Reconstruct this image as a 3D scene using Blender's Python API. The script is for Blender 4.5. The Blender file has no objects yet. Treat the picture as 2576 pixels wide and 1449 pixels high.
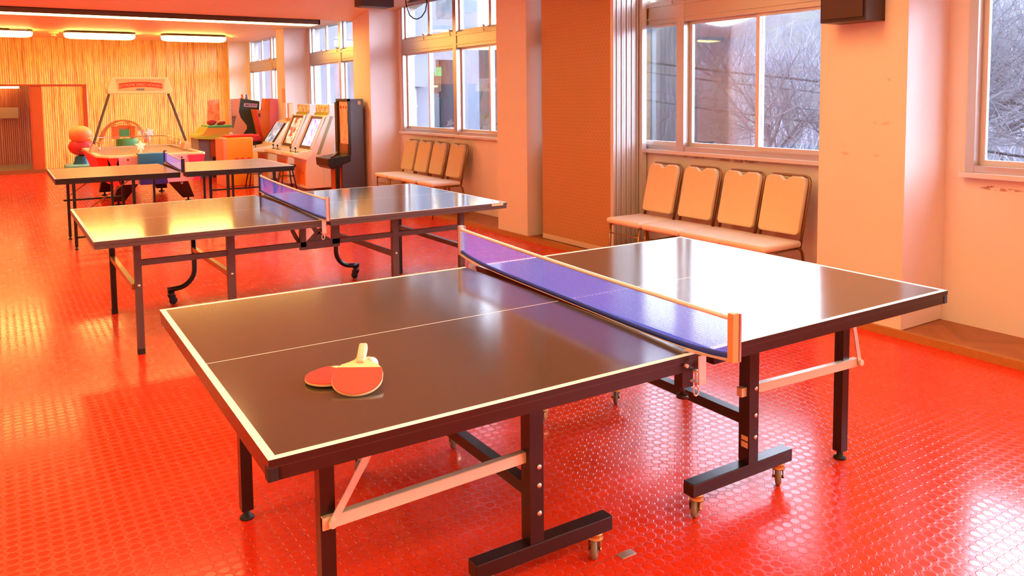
import bpy, bmesh, math, random
from mathutils import Vector, Matrix
random.seed(7)
sc = bpy.context.scene
COL = sc.collection
PI = math.pi

# ------------------------------------------------------------------ materials
def lin(c):
    if isinstance(c, str):
        c = [int(c[i:i+2], 16)/255 for i in (0, 2, 4)]
    return tuple((v/12.92 if v <= .04045 else ((v+.055)/1.055)**2.4) for v in c[:3]) + (1,)
def new_mat(name):
    m = bpy.data.materials.new(name); m.use_nodes = True
    nt = m.node_tree; b = nt.nodes['Principled BSDF']
    return m, nt, b
def N(nt, t, **k):
    n = nt.nodes.new(t)
    for a, v in k.items(): setattr(n, a, v)
    return n
def mat(name, col, rough=.5, metal=0, spec=.5, coat=0, emit=None, es=0, noise=0, nscale=8, bump=0, bscale=60):
    m, nt, b = new_mat(name)
    c = lin(col)
    b.inputs['Base Color'].default_value = c
    b.inputs['Roughness'].default_value = rough
    b.inputs['Metallic'].default_value = metal
    b.inputs['Specular IOR Level'].default_value = spec
    b.inputs['Coat Weight'].default_value = coat
    if emit:
        b.inputs['Emission Color'].default_value = lin(emit); b.inputs['Emission Strength'].default_value = es
    tc = N(nt, 'ShaderNodeNewGeometry')
    if noise:
        nz = N(nt, 'ShaderNodeTexNoise'); nz.inputs['Scale'].default_value = nscale; nz.inputs['Detail'].default_value = 5
        nt.links.new(tc.outputs['Position'], nz.inputs['Vector'])
        mx = N(nt, 'ShaderNodeMix', data_type='RGBA')
        mx.inputs['A'].default_value = tuple(v*(1-noise) for v in c[:3])+(1,)
        mx.inputs['B'].default_value = tuple(min(1, v*(1+noise)) for v in c[:3])+(1,)
        nt.links.new(nz.outputs['Fac'], mx.inputs['Factor']); nt.links.new(mx.outputs['Result'], b.inputs['Base Color'])
    if bump:
        nz = N(nt, 'ShaderNodeTexNoise'); nz.inputs['Scale'].default_value = bscale; nz.inputs['Detail'].default_value = 4
        nt.links.new(tc.outputs['Position'], nz.inputs['Vector'])
        bp = N(nt, 'ShaderNodeBump'); bp.inputs['Strength'].default_value = bump; bp.inputs['Distance'].default_value = .01
        nt.links.new(nz.outputs['Fac'], bp.inputs['Height']); nt.links.new(bp.outputs['Normal'], b.inputs['Normal'])
    return m
class G:
    """tiny expression helper for math nodes"""
    def __init__(s, nt): s.nt = nt
    def m(s, op, a, b=0, c=0, clamp=False):
        n = s.nt.nodes.new('ShaderNodeMath'); n.operation = op; n.use_clamp = clamp
        for i, v in enumerate((a, b, c)):
            if isinstance(v, (int, float)): n.inputs[i].default_value = v
            else: s.nt.links.new(v, n.inputs[i])
        return n.outputs[0]
    def ramp(s, v, a, b, lo=0, hi=1):
        n = s.nt.nodes.new('ShaderNodeMapRange'); n.interpolation_type = 'SMOOTHSTEP'
        s.nt.links.new(v, n.inputs['Value'])
        for k, x in (('From Min', a), ('From Max', b), ('To Min', lo), ('To Max', hi)): n.inputs[k].default_value = x
        return n.outputs['Result']
    def xyz(s):
        g = s.nt.nodes.new('ShaderNodeNewGeometry'); p = s.nt.nodes.new('ShaderNodeSeparateXYZ')
        s.nt.links.new(g.outputs['Position'], p.inputs[0]); return p.outputs[0], p.outputs[1], p.outputs[2], g.outputs['Position']
    def noise(s, vec, scale, detail=3, rough=.5):
        n = s.nt.nodes.new('ShaderNodeTexNoise'); n.inputs['Scale'].default_value = scale
        n.inputs['Detail'].default_value = detail; n.inputs['Roughness'].default_value = rough
        s.nt.links.new(vec, n.inputs['Vector']); return n.outputs['Fac']
    def comb(s, x, y, z):
        n = s.nt.nodes.new('ShaderNodeCombineXYZ')
        for i, v in enumerate((x, y, z)):
            if isinstance(v, (int, float)): n.inputs[i].default_value = v
            else: s.nt.links.new(v, n.inputs[i])
        return n.outputs[0]
    def mix(s, f, a, b):
        n = s.nt.nodes.new('ShaderNodeMix'); n.data_type = 'RGBA'
        for k, v in (('Factor', f), ('A', a), ('B', b)):
            if isinstance(v, (int, float)): n.inputs[k].default_value = v
            elif isinstance(v, (tuple, list, str)): n.inputs[k].default_value = lin(v) if isinstance(v, str) else v
            else: s.nt.links.new(v, n.inputs[k])
        return n.outputs['Result']
    def cramp(s, f, stops):
        n = s.nt.nodes.new('ShaderNodeValToRGB'); s.nt.links.new(f, n.inputs[0])
        e = n.color_ramp.elements
        while len(e) < len(stops): e.new(.5)
        for i, (p, c) in enumerate(stops): e[i].position = p; e[i].color = lin(c)
        return n.outputs[0]
    def bump(s, h, strength, dist):
        n = s.nt.nodes.new('ShaderNodeBump'); n.inputs['Strength'].default_value = strength; n.inputs['Distance'].default_value = dist
        s.nt.links.new(h, n.inputs['Height']); return n.outputs['Normal']

def floor_material():
    m, nt, b = new_mat('red_embossed_vinyl'); g = G(nt); x, y, z, pos = g.xyz()
    P = .0455
    def cell(v, off): return g.m('ABSOLUTE', g.m('SUBTRACT', g.m('FRACT', g.m('ADD', g.m('DIVIDE', v, P), off)), .5))
    u, v = cell(x, 200), cell(y, 200)
    d8 = g.m('MAXIMUM', g.m('MAXIMUM', u, v), g.m('MULTIPLY', g.m('ADD', u, v), .70))
    octa = g.ramp(d8, .36, .42, 1, 0)
    u2, v2 = cell(x, 200.5), cell(y, 200.5)
    d2 = g.m('ADD', u2, v2)
    dia = g.ramp(d2, .17, .235, 1, 0)
    pit = g.ramp(d2, .04, .10, .5, 0)
    h = g.m('SUBTRACT', g.m('MAXIMUM', octa, dia), pit)
    # sheet joints across the room and worn patches
    seam = None
    for yy, w in ((1.995, .004), (6.57, .006), (7.53, .005), (13.55, .012), (17.6, .02), (3.02, .004)):
        s = g.ramp(g.m('ABSOLUTE', g.m('SUBTRACT', y, yy)), w*.4, w, 1, 0)
        seam = s if seam is None else g.m('MAXIMUM', seam, s)
    n1 = g.noise(pos, 1.3, 4, .6); n2 = g.noise(pos, 9, 5, .65)
    col = g.mix(n1, 'EE3012', 'F63E16')
    col = g.mix(g.m('MULTIPLY', octa, .35), 'C41A0C', col) if False else col
    groove = g.m('SUBTRACT', 1, g.m('MAXIMUM', octa, dia))
    col = g.mix(g.m('MULTIPLY', groove, .16), col, 'A01208')
    col = g.mix(g.m('MULTIPLY', seam, .7), col, 'C2452A')
    dirt = None
    for cx, cy, r in ((.84, 4.84, .10), (.83, 5.2, .07), (2.09, 2.10, .05), (1.735, 1.96, .045)):
        dd = g.m('SQRT', g.m('ADD', g.m('POWER', g.m('SUBTRACT', x, cx), 2), g.m('POWER', g.m('SUBTRACT', y, cy), 2)))
        q = g.m('MULTIPLY', g.ramp(dd, r*.5, r, 1, 0), g.ramp(n2, .48, .6))
        dirt = q if dirt is None else g.m('MAXIMUM', dirt, q)
    col = g.mix(g.m('MULTIPLY', dirt, .75), col, '6A2418')
    nt.links.new(col, b.inputs['Base Color'])
    nt.links.new(g.m('ADD', .11, g.m('ADD', g.m('MULTIPLY', n2, .08), g.m('MULTIPLY', groove, .12))), b.inputs['Roughness'])
    b.inputs['Specular IOR Level'].default_value = .5
    b.inputs['IOR'].default_value = 1.5
    nt.links.new(g.bump(h, .55, .0011), b.inputs['Normal'])
    return m
def reed_material(name, stops, rough=.38):
    m, nt, b = new_mat(name); g = G(nt); x, y, z, pos = g.xyz()
    st = g.noise(g.comb(g.m('MULTIPLY', x, 13), 0, g.m('MULTIPLY', z, .25)), 1.0, 4, .75)
    fine = g.noise(g.comb(g.m('MULTIPLY', x, 70), 0, g.m('MULTIPLY', z, 2.2)), 1.0, 2, .6)
    spots = g.noise(g.comb(g.m('MULTIPLY', x, 50), 0, g.m('MULTIPLY', z, 26)), 1.0, 2, .6)
    f = g.m('ADD', g.m('MULTIPLY', st, .62), g.m('MULTIPLY', fine, .38))
    c = g.cramp(f, stops)
    c = g.mix(g.ramp(spots, .66, .78, 0, .55), c, 'A8551E')
    rib = g.m('ABSOLUTE', g.m('SINE', g.m('MULTIPLY', x, PI/.042)))
    c = g.mix(g.ramp(rib, 0, .3, .45, 0), c, 'B0531A')
    nt.links.new(c, b.inputs['Base Color']); b.inputs['Roughness'].default_value = rough
    nt.links.new(g.bump(g.m('ADD', rib, g.m('MULTIPLY', fine, .5)), .8, .01), b.inputs['Normal'])
    return m
def wall_material():
    m, nt, b = new_mat('blush_wall_paint'); g = G(nt); x, y, z, pos = g.xyz()
    n = g.noise(pos, 3, 5, .6); n2 = g.noise(pos, 14, 6, .7)
    c = g.mix(n, 'F3E6DE', 'F8ECE4')
    marks = None
    # peeled patch under the nearest window and faint scuffs on the nearest pillar
    for cy, cz, ry, rz, k in ((2.53, .957, .05, .014, 1), (2.50, .95, .16, .012, .8), (2.63, .957, .02, .01, .8), (2.96, 1.646, .018, .012, .4), (3.33, 1.65, .03, .012, .2),
                           (3.34, 1.378, .03, .02, .22), (3.0, 1.372, .06, .025, .35), (3.26, 1.157, .035, .014, .3), (3.03, 1.159, .04, .014, .3), (4.6, 1.0, .35, .02, .7), (5.1, 1.0, .2, .015, .5), (9.9, 1.0, .5, .02, .5)):
        d = g.m('SQRT', g.m('ADD', g.m('POWER', g.m('DIVIDE', g.m('SUBTRACT', y, cy), ry), 2), g.m('POWER', g.m('DIVIDE', g.m('SUBTRACT', z, cz), rz), 2)))
        q = g.m('MULTIPLY', g.m('MULTIPLY', g.ramp(d, .6, 1.1, 1, 0), g.ramp(n2, .44, .56)), k)
        marks = q if marks is None else g.m('MAXIMUM', marks, q)
    c = g.mix(marks, c, 'A86E4E')
    nt.links.new(c, b.inputs['Base Color']); b.inputs['Roughness'].default_value = .55
    b.inputs['Specular IOR Level'].default_value = .35
    nt.links.new(g.bump(n2, .12, .01), b.inputs['Normal'])
    return m
def parquet_material():
    m, nt, b = new_mat('parquet_wood'); g = G(nt); x, y, z, pos = g.xyz()
    # chevron: boards slant left and right in alternating bands
    band = g.m('FRACT', g.m('DIVIDE', y, .5))
    tri = g.m('ABSOLUTE', g.m('SUBTRACT', band, .5))
    s = g.m('ADD', x, g.m('MULTIPLY', tri, .5))
    k = g.m('FLOOR', g.m('DIVIDE', s, .065))
    wn = N(nt, 'ShaderNodeTexWhiteNoise', noise_dimensions='1D'); nt.links.new(k, wn.inputs['W'])
    gr = g.noise(g.comb(g.m('MULTIPLY', x, 3), g.m('MULTIPLY', y, 40), 0), 2, 4, .6)
    f = g.m('ADD', g.m('MULTIPLY', wn.outputs['Value'], .6), g.m('MULTIPLY', gr, .4))
    c = g.cramp(f, ((0, '8A4420'), (.5, 'A3572A'), (1, 'B86A35')))
    e = g.ramp(g.m('FRACT', g.m('DIVIDE', s, .065)), 0, .06, .7, 0)
    c = g.mix(e, c, '5A2812')
    nt.links.new(c, b.inputs['Base Color']); b.inputs['Roughness'].default_value = .38
    return m
def net_material():
    m, nt, b = new_mat('blue_net_mesh'); g = G(nt); x, y, z, pos = g.xyz()
    P = .0075
    def line(v): return g.ramp(g.m('ABSOLUTE', g.m('SUBTRACT', g.m('FRACT', g.m('DIVIDE', v, P)), .5)), .24, .34)
    a = g.m('MAXIMUM', line(z), line(y))
    fac = g.m('ADD', .31, g.m('MULTIPLY', a, .2))
    b.inputs['Base Color'].default_value = lin('6C86F0'); b.inputs['Roughness'].default_value = .7
    tl = N(nt, 'ShaderNodeBsdfTranslucent'); tl.inputs[0].default_value = lin('7488F8')
    m2 = N(nt, 'ShaderNodeMixShader'); m2.inputs[0].default_value = .55; nt.links.new(b.outputs[0], m2.inputs[1]); nt.links.new(tl.outputs[0], m2.inputs[2])
    tr = N(nt, 'ShaderNodeBsdfTransparent'); mx = N(nt, 'ShaderNodeMixShader')
    nt.links.new(fac, mx.inputs[0]); nt.links.new(tr.outputs[0], mx.inputs[1]); nt.links.new(m2.outputs[0], mx.inputs[2])
    nt.links.new(mx.outputs[0], nt.nodes['Material Output'].inputs[0])
    return m
def glass_material(name, tint=(1, 1, 1, 1), ior=1.5, refl=1.0):
    m, nt, b = new_mat(name); nt.nodes.remove(b)
    fr = N(nt, 'ShaderNodeFresnel'); fr.inputs['IOR'].default_value = ior
    tr = N(nt, 'ShaderNodeBsdfTransparent'); tr.inputs[0].default_value = tint
    gl = N(nt, 'ShaderNodeBsdfGlossy'); gl.inputs['Roughness'].default_value = .02
    mu = N(nt, 'ShaderNodeMath', operation='MULTIPLY'); mu.inputs[1].default_value = refl
    nt.links.new(fr.outputs[0], mu.inputs[0])
    mx = N(nt, 'ShaderNodeMixShader')
    nt.links.new(mu.outputs[0], mx.inputs[0]); nt.links.new(tr.outputs[0], mx.inputs[1]); nt.links.new(gl.outputs[0], mx.inputs[2])
    nt.links.new(mx.outputs[0], nt.nodes['Material Output'].inputs[0])
    return m
def table_top_material(name, c1, c2, rough):
    m, nt, b = new_mat(name); g = G(nt); x, y, z, pos = g.xyz()
    n = g.noise(pos, 2.2, 5, .6); n2 = g.noise(pos, 40, 4, .7)
    c = g.mix(n, c1, c2)
    nt.links.new(c, b.inputs['Base Color'])
    nt.links.new(g.m('ADD', rough, g.m('MULTIPLY', n2, .05)), b.inputs['Roughness'])
    b.inputs['IOR'].default_value = 1.72; b.inputs['Specular IOR Level'].default_value = .6
    return m
def panel_material():
    m, nt, b = new_mat('orange_partition_vinyl'); g = G(nt); x, y, z, pos = g.xyz()
    # small woven bow-tie motif in staggered rows
    u = g.m('FRACT', g.m('DIVIDE', g.m('ADD', y, g.m('MULTIPLY', g.m('FLOOR', g.m('DIVIDE', z, .035)), .03)), .06))
    v = g.m('FRACT', g.m('DIVIDE', z, .035))
    d = g.m('ADD', g.m('ABSOLUTE', g.m('SUBTRACT', u, .5)), g.m('MULTIPLY', g.m('ABSOLUTE', g.m('SUBTRACT', v, .5)), 1.2))
    p = g.ramp(d, .25, .42, 1, 0)
    c = g.mix(g.m('MULTIPLY', p, .5), 'CC9660', 'B47E4A')
    c = g.mix(g.m('MULTIPLY', g.noise(pos, 1.2, 3), .6), c, 'BE8850')
    nt.links.new(c, b.inputs['Base Color']); b.inputs['Roughness'].default_value = .5
    nt.links.new(g.bump(p, .3, .003), b.inputs['Normal'])
    return m
def hill_material():
    m, nt, b = new_mat('wooded_hillside'); g = G(nt); x, y, z, pos = g.xyz()
    n = g.noise(pos, .55, 8, .72); n2 = g.noise(pos, 3.5, 6, .75)
    c = g.cramp(n, ((.3, '20242A'), (.45, '303238'), (.52, '36342F'), (.6, '303A2E'), (.72, '464240')))
    c = g.mix(g.ramp(n2, .35, .65, 0, .6), c, '17181C')
    nt.links.new(c, b.inputs['Base Color']); b.inputs['Roughness'].default_value = 1
    nt.links.new(g.bump(n2, 1, .4), b.inputs['Normal'])
    return m
def stripes(name, cols, axis, width, rough=.5):
    """procedural printed artwork: soft colour cells"""
    m, nt, b = new_mat(name); g = G(nt); x, y, z, pos = g.xyz()
    n = g.noise(pos, axis, 4, .7)
    c = g.cramp(n, cols)
    nt.links.new(c, b.inputs['Base Color']); b.inputs['Roughness'].default_value = rough
    if width:
        nt.links.new(c, b.inputs['Emission Color']); b.inputs['Emission Strength'].default_value = width
    return m

M = dict(
    floor=floor_material(), wall=wall_material(), wall_plain=mat('plain_wall_paint', 'F5E9E1', .55, spec=.35), parquet=parquet_material(), net=net_material(),
    glass=glass_material('window_glass', refl=.8), dome=glass_material('clear_dome', (1, .985, .97, 1), 1.25, .8),
    acrylic=glass_material('clear_acrylic', (.985, .96, .94, 1), 1.3, .4),
    ceiling=mat('ceiling_paint', 'F4DCA8', .55, noise=.03, nscale=2),
    reed=reed_material('gold_reed', ((.36, 'A8501C'), (.43, 'DC8A38'), (.48, 'F0B45C'), (.52, 'FFE070'), (.56, 'E8984C'), (.62, 'F8D0A0'))),
    reed_dim=reed_material('brown_reed', ((.30, 'A04C34'), (.45, 'C46848'), (.55, 'D47C54'), (.70, 'F0B080'))),
    panel=panel_material(), hill=hill_material(),
    alu=mat('brushed_aluminium', 'C9C4BE', .32, .85, bump=.05, bscale=200),
    alu_white=mat('pale_aluminium', 'E6E6E6', .35, .3),
    grey_rail=mat('grey_groove', '6E6A66', .5, .4),
    steel=mat('zinc_steel', 'D9D3C8', .3, .75),
    cream_steel=mat('cream_painted_steel', 'E9D6B8', .35, .25),
    brass=mat('yellow_zinc', 'C99A5A', .35, .8),
    rubber=mat('grey_rubber', '8A7A66', .6), black_rubber=mat('black_rubber', '15120F', .6),
    dark_metal=mat('dark_enamel_floor_bounce', '2A1512', .28, 0, .5, noise=.1),  # reddish tone is light off the red floor, put into the colour
    brown_metal=mat('brown_grey_enamel', '55403A', .4, 0, .5),
    black_metal=mat('black_enamel', '160D0C', .32),
    top1=table_top_material('charcoal_table_top', '4A4036', '544838', .11),
    top2=table_top_material('slate_table_top', '3E4741', '48504A', .08),
    top3=table_top_material('wall_reflection_table_top', 'A08868', 'AC9272', .2),  # tan base colour stands in for the lit back wall's reflection
    white_line=mat('white_edge_line', 'F7F1E6', .45),
    tape=mat('white_net_tape', 'F2F0FA', .7), blue_band=mat('blue_net_band', '1E3CB0', .6),
    navy=mat('navy_plastic', '1C1A4A', .5),
    wood_post=mat('tan_post_paint', 'D29A5C', .45), clamp=mat('pale_clamp', 'DCC6BC', .4, .3),
    red_rubber=mat('red_pimple_rubber', 'E8362A', .5, bump=.1, bscale=400), blade=mat('pale_blade_wood', 'F0D9A4', .45, noise=.06, nscale=30),
    blade_edge=mat('amber_blade_wood', 'DCA45C', .45), ball=mat('white_celluloid', 'FFFDF4', .3),
    cork=mat('cork_grip', 'E0C8A6', .6, noise=.1, nscale=60),
    fabric=mat('cream_chair_vinyl', 'F2D3A8', .55, bump=.15, bscale=90, noise=.04, nscale=12),
    fabric_far=mat('beige_chair_fabric', 'D9BC94', .7, bump=.3, bscale=120, noise=.12, nscale=45),
    seat_pale=mat('pale_seat_vinyl', 'F4E4D2', .45, noise=.04, nscale=10),
    bronze=mat('bronze_tube', 'A07850', .3, .8),
    wood_trim=mat('brown_sill_wood', '8A4A26', .4, noise=.15, nscale=20), wood_edge=mat('worn_wood_edge', 'B87838', .45, noise=.2, nscale=30),
    jamb=mat('orange_brown_jamb', 'B04A1C', .45, noise=.1, nscale=6), door_frame=mat('red_brown_frame', 'A63A18', .45),
    tan_floor=mat('tan_mat', 'B08A5A', .7), paper=mat('cream_paper', 'E8C898', .8),
    speaker=mat('dark_brown_veneer', '30140F', .35, noise=.15, nscale=30),
    valance=mat('dark_bronze_valance', '5A3414', .4),
    lamp=mat('lamp_diffuser', 'FFF4DC', .5, emit=(1, .80, .42), es=14), wing_fill=mat('wing_fill_emitter', 'FFFFFF', .5, emit=(1, .97, .92), es=22), lamp_near=mat('lamp_diffuser_near', 'FFF4DC', .5, emit=(1, .80, .50), es=7.5),  # the wing emitter is an added fill for the room outside
    lamp_oval=mat('oval_lamp_diffuser', 'FFF4DC', .5, emit=(1, .84, .44), es=20),
    plaster=mat('exterior_render', '747986', .8, noise=.05, nscale=1), pipe=mat('grey_pipe', 'AEB6C4', .5),
    inner_grey=mat('inner_grey_wall', 'D4D8E2', .8), slat=mat('pale_wood_slats', 'E4C4B0', .6),
    green_sign=mat('green_exit_sign', '2FBF6A', .4, emit='8FF0B8', es=1.2),
    bark=mat('bare_bark', '2A282E', .95, noise=.25, nscale=3), cable=mat('black_cable', '050506', .8, spec=.1),
    leaf=mat('winter_shrub', '38422A', .9, noise=.35, nscale=4), twig=mat('pale_twigs', '4A4954', .95, noise=.3, nscale=1),
    bank=mat('pale_blue_bank', '445268', .8, noise=.1, nscale=.7), ground=mat('winter_ground', '4A524E', .95, noise=.2, nscale=.8),
    pink=mat('magenta_laminate', 'E8385E', .4), redp=mat('red_laminate', 'E82A20', .4), white=mat('white_laminate', 'F2E6EC', .4),
    orange=mat('orange_laminate', 'F08038', .45), yellow=mat('yellow_orange_laminate', 'F6A82C', .45, noise=.05),
    teal=mat('teal_blue_plastic', '1F6C96', .35), blue=mat('deep_blue_plastic', '24357C', .35), cyan=mat('pale_cyan_plastic', '6FB8C0', .35),
    ivory=mat('ivory_cabinet', 'FBE9D2', .35), ivory_white=mat('white_cabinet_panel', 'F4E4E4', .35), salmon=mat('salmon_panel', 'F09A78', .45),
    black=mat('black_laminate', '1B1714', .3), charcoal=mat('daylit_side_panel', '5C5A62', .4), dkgreen=mat('dark_green_laminate', '2A3316', .4),  # charcoal is the black cabinet side with daylight lightened into its colour
    pinkc=mat('candy_pink_panel', 'FF92CC', .4), greyblue=mat('grey_blue_panel', '7E7C92', .45), green=mat('green_plastic', '58C07C', .4),
    lime=mat('yellow_green_plastic', 'C9CF3C', .4), gold=mat('golden_plastic', 'F0B03C', .4),
    art_orange=stripes('glowing_orange_poster', ((.35, 'F2A070'), (.5, 'F0905C'), (.6, 'E87048'), (.7, 'F8B890')), 9, .25),  # poster print also emits a faint glow, brightness put into the material
    art_blue=stripes('violet_game_screen', ((.32, '6A6AD8'), (.45, 'B0A4F4'), (.55, 'E4DCFF'), (.65, '9A8CE8')), 9, .9, .15),
    art_red=stripes('red_game_screen', ((.32, '8A2A16'), (.45, 'D2502E'), (.55, 'F4E4D0'), (.65, 'E06A40')), 8, .7, .15),
    art_grey=stripes('grey_blue_game_screen', ((.32, '5E7492'), (.5, '9CB0C8'), (.62, 'E0EAF4')), 7, .6, .15),
    art_gold=stripes('gold_marquee_print', ((.35, '8A4A1C'), (.48, 'D08A3A'), (.56, 'F4DC9A'), (.68, '6E7A2E')), 14, .4),
    bezel=mat('dark_maroon_bezel', '3A1418', .25), letter_w=mat('pale_lettering', 'E4D6EC', .5), letter_p=mat('purple_lettering', '5A3C8A', .5),
    letter_r=mat('red_lettering', 'C8321E', .5), cream_p=mat('cream_moulding', 'F6D9B0', .45), peach=mat('peach_panel', 'F6B48C', .5),
    chrome=mat('chrome_tube', 'D0B8A8', .18, .95), decal=mat('grey_green_decal', '9A9C80', .5), hole=mat('floor_socket_metal', 'B89C88', .4, .6),
    bamboo_brown=mat('dark_board', '45261C', .45), toyred=mat('toy_red', 'D83A46', .45), skin_tan=mat('tan_cushion', 'F09A5C', .5),
)

# ------------------------------------------------------------------ mesh builder
class MB:
    def __init__(s): s.v = []; s.f = []; s.mi = []; s.sm = []
    def add(s, vs, fs, mi=0, smooth=False):
        o = len(s.v); s.v += [Vector(v) for v in vs]
        for f in fs: s.f.append([i+o for i in f]); s.mi.append(mi); s.sm.append(smooth)
        return s
    def box(s, x0, x1, y0, y1, z0, z1, mi=0):
        x0, x1 = sorted((x0, x1)); y0, y1 = sorted((y0, y1)); z0, z1 = sorted((z0, z1))
        vs = [(x, y, z) for z in (z0, z1) for y in (y0, y1) for x in (x0, x1)]
        return s.add(vs, [(0, 2, 3, 1), (4, 5, 7, 6), (0, 1, 5, 4), (2, 6, 7, 3), (0, 4, 6, 2), (1, 3, 7, 5)], mi)
    def bar(s, a, b, w, h, up=(0, 0, 1), mi=0):
        """rectangular bar from a to b, w sideways, h along 'up'"""
        a, b = Vector(a), Vector(b); d = (b-a).normalized(); side = d.cross(Vector(up))
        if side.length < 1e-4: side = d.cross(Vector((0, 1, 0)))
        side.normalize(); u = side.cross(d).normalized()
        vs = []
        for p in (a, b):
            for i, j in ((-1, -1), (1, -1), (1, 1), (-1, 1)): vs.append(p+side*(i*w/2)+u*(j*h/2))
        return s.add(vs, [(3, 2, 1, 0), (4, 5, 6, 7), (0, 1, 5, 4), (1, 2, 6, 5), (2, 3, 7, 6), (3, 0, 4, 7)], mi)
    def cyl(s, a, b, r0, r1=None, n=12, mi=0, smooth=True):
        r1 = r0 if r1 is None else r1
        return s.tube([a, b], [r0, r1], n, mi, smooth)
    def tube(s, pts, r, n=8, mi=0, smooth=True, caps=True):
        pts = [Vector(p) for p in pts]; rs = r if isinstance(r, (list, tuple)) else [r]*len(pts)
        vs = []; nrm = None
        for i, p in enumerate(pts):
            d = (pts[min(i+1, len(pts)-1)]-pts[max(i-1, 0)]).normalized()
            if nrm is None:
                nrm = d.orthogonal().normalized()
            else:
                nrm = (nrm-d*nrm.dot(d))
                nrm = nrm.normalized() if nrm.length > 1e-5 else d.orthogonal().normalized()
            bn = d.cross(nrm)
            for k in range(n):
                t = 2*PI*k/n; vs.append(p+(nrm*math.cos(t)+bn*math.sin(t))*rs[i])
        fs = []
        for i in range(len(pts)-1):
            for k in range(n):
                k2 = (k+1) % n; fs.append((i*n+k, i*n+k2, (i+1)*n+k2, (i+1)*n+k))
        s.add(vs, fs, mi, smooth)
        if caps:
            o = len(s.v)-len(vs)
            s.f.append([o+k for k in range(n)][::-1]); s.mi.append(mi); s.sm.append(False)
            s.f.append([o+(len(pts)-1)*n+k for k in range(n)]); s.mi.append(mi); s.sm.append(False)
        return s
    def lathe(s, c, prof, axis=(0, 0, 1), n=20, mi=0, smooth=True):
        """prof: (radius, height) along axis from c"""
        c = Vector(c); ax = Vector(axis).normalized(); a = ax.orthogonal().normalized(); b = ax.cross(a)
        vs = []
        for r, h in prof:
            for k in range(n):
                t = 2*PI*k/n; vs.append(c+ax*h+(a*math.cos(t)+b*math.sin(t))*max(r, 1e-5))
        fs = [(i*n+k, i*n+(k+1) % n, (i+1)*n+(k+1) % n, (i+1)*n+k) for i in range(len(prof)-1) for k in range(n)]
        return s.add(vs, fs, mi, smooth)
    def prism(s, poly, axis, a0, a1, mi=0, smooth=False):
        """poly 2d in the plane normal to axis; axis 'y': (x,z), 'x': (y,z), 'z': (x,y)"""
        def P(p, a):
            return {'y': (p[0], a, p[1]), 'x': (a, p[0], p[1]), 'z': (p[0], p[1], a)}[axis]
        n = len(poly); vs = [P(p, a0) for p in poly]+[P(p, a1) for p in poly]
        s.add(vs, [tuple(range(n))[::-1], tuple(range(n, 2*n))], mi)
        o = len(s.v)-2*n
        for k in range(n):
            k2 = (k+1) % n; s.f.append([o+k, o+k2, o+n+k2, o+n+k]); s.mi.append(mi); s.sm.append(smooth)
        return s
    def ball(s, c, r, n=16, mi=0, sc3=(1, 1, 1), half=False):
        c = Vector(c); vs = []; m = n//2; fs = []
        r0 = 0
        for i in range(m+1):
            t = (PI/2 if half else PI)*i/m
            for k in range(n):
                p = 2*PI*k/n; vs.append(c+Vector((math.sin(t)*math.cos(p)*r*sc3[0], math.sin(t)*math.sin(p)*r*sc3[1], math.cos(t)*r*sc3[2])))
        for i in range(m):
            for k in range(n): fs.append((i*n+k, (i+1)*n+k, (i+1)*n+(k+1) % n, i*n+(k+1) % n))
        return s.add(vs, fs, mi, True)
    def rbox(s, x0, x1, y0, y1, z0, z1, r=.01, mi=0):
        bm = bmesh.new(); bmesh.ops.create_cube(bm, size=1)
        bmesh.ops.scale(bm, vec=(x1-x0, y1-y0, z1-z0), verts=bm.verts)
        bmesh.ops.translate(bm, vec=((x0+x1)/2, (y0+y1)/2, (z0+z1)/2), verts=bm.verts)
        bmesh.ops.bevel(bm, geom=list(bm.edges), offset=r, segments=3, profile=.5, affect='EDGES')
        bm.verts.index_update()
        s.add([v.co.copy() for v in bm.verts], [[v.index for v in f.verts] for f in bm.faces], mi, True); bm.free()
        return s
    def xform(s, mtx, start=0):
        for i in range(start, len(s.v)): s.v[i] = mtx @ s.v[i]
        return s

def fix(me):
    bm = bmesh.new(); bm.from_mesh(me)
    bmesh.ops.remove_doubles(bm, verts=bm.verts, dist=1e-6)
    bmesh.ops.recalc_face_normals(bm, faces=bm.faces); bm.to_mesh(me); bm.free()
def worldmat(o):
    m = o.matrix_basis.copy(); p = o.parent
    while p: m = p.matrix_basis @ m; p = p.parent
    return m
def obj(name, mb, mats, parent=None, bevel=0, local=False, do_fix=True):
    me = bpy.data.meshes.new(name)
    v = mb.v
    if parent is not None and not local:
        inv = worldmat(parent).inverted(); v = [inv @ p for p in v]
    me.from_pydata([tuple(p) for p in v], [], mb.f)
    mats = mats if isinstance(mats, (list, tuple)) else [mats]
    for m in mats: me.materials.append(M[m] if isinstance(m, str) else m)
    for p, mi, sm in zip(me.polygons, mb.mi, mb.sm): p.material_index = mi; p.use_smooth = sm
    if do_fix: fix(me)
    o = bpy.data.objects.new(name, me); COL.objects.link(o)
    if parent is not None: o.parent = parent
    if bevel:
        b = o.modifiers.new('bevel', 'BEVEL'); b.width = bevel; b.segments = 2; b.limit_method = 'ANGLE'; b.angle_limit = math.radians(40)
        b.harden_normals = False
    return o
def tag(o, label, cat=None, group=None, kind=None):
    if label: o['label'] = label
    if cat: o['category'] = cat
    if group: o['group'] = group
    if kind: o['kind'] = kind
    return o
def thing(name, label, cat, loc=(0, 0, 0), rz=0, group=None):
    o = bpy.data.objects.new(name, None); COL.objects.link(o); o.location = loc; o.rotation_euler = (0, 0, rz)
    o.empty_display_size = .1
    return tag(o, label, cat, group)
def struct(name, mb, mats, parent=None, label=None, bevel=0):
    o = obj(name, mb, mats, parent, bevel)
    if parent is None: o['kind'] = 'structure'
    if label: o['label'] = label
    return o
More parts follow.
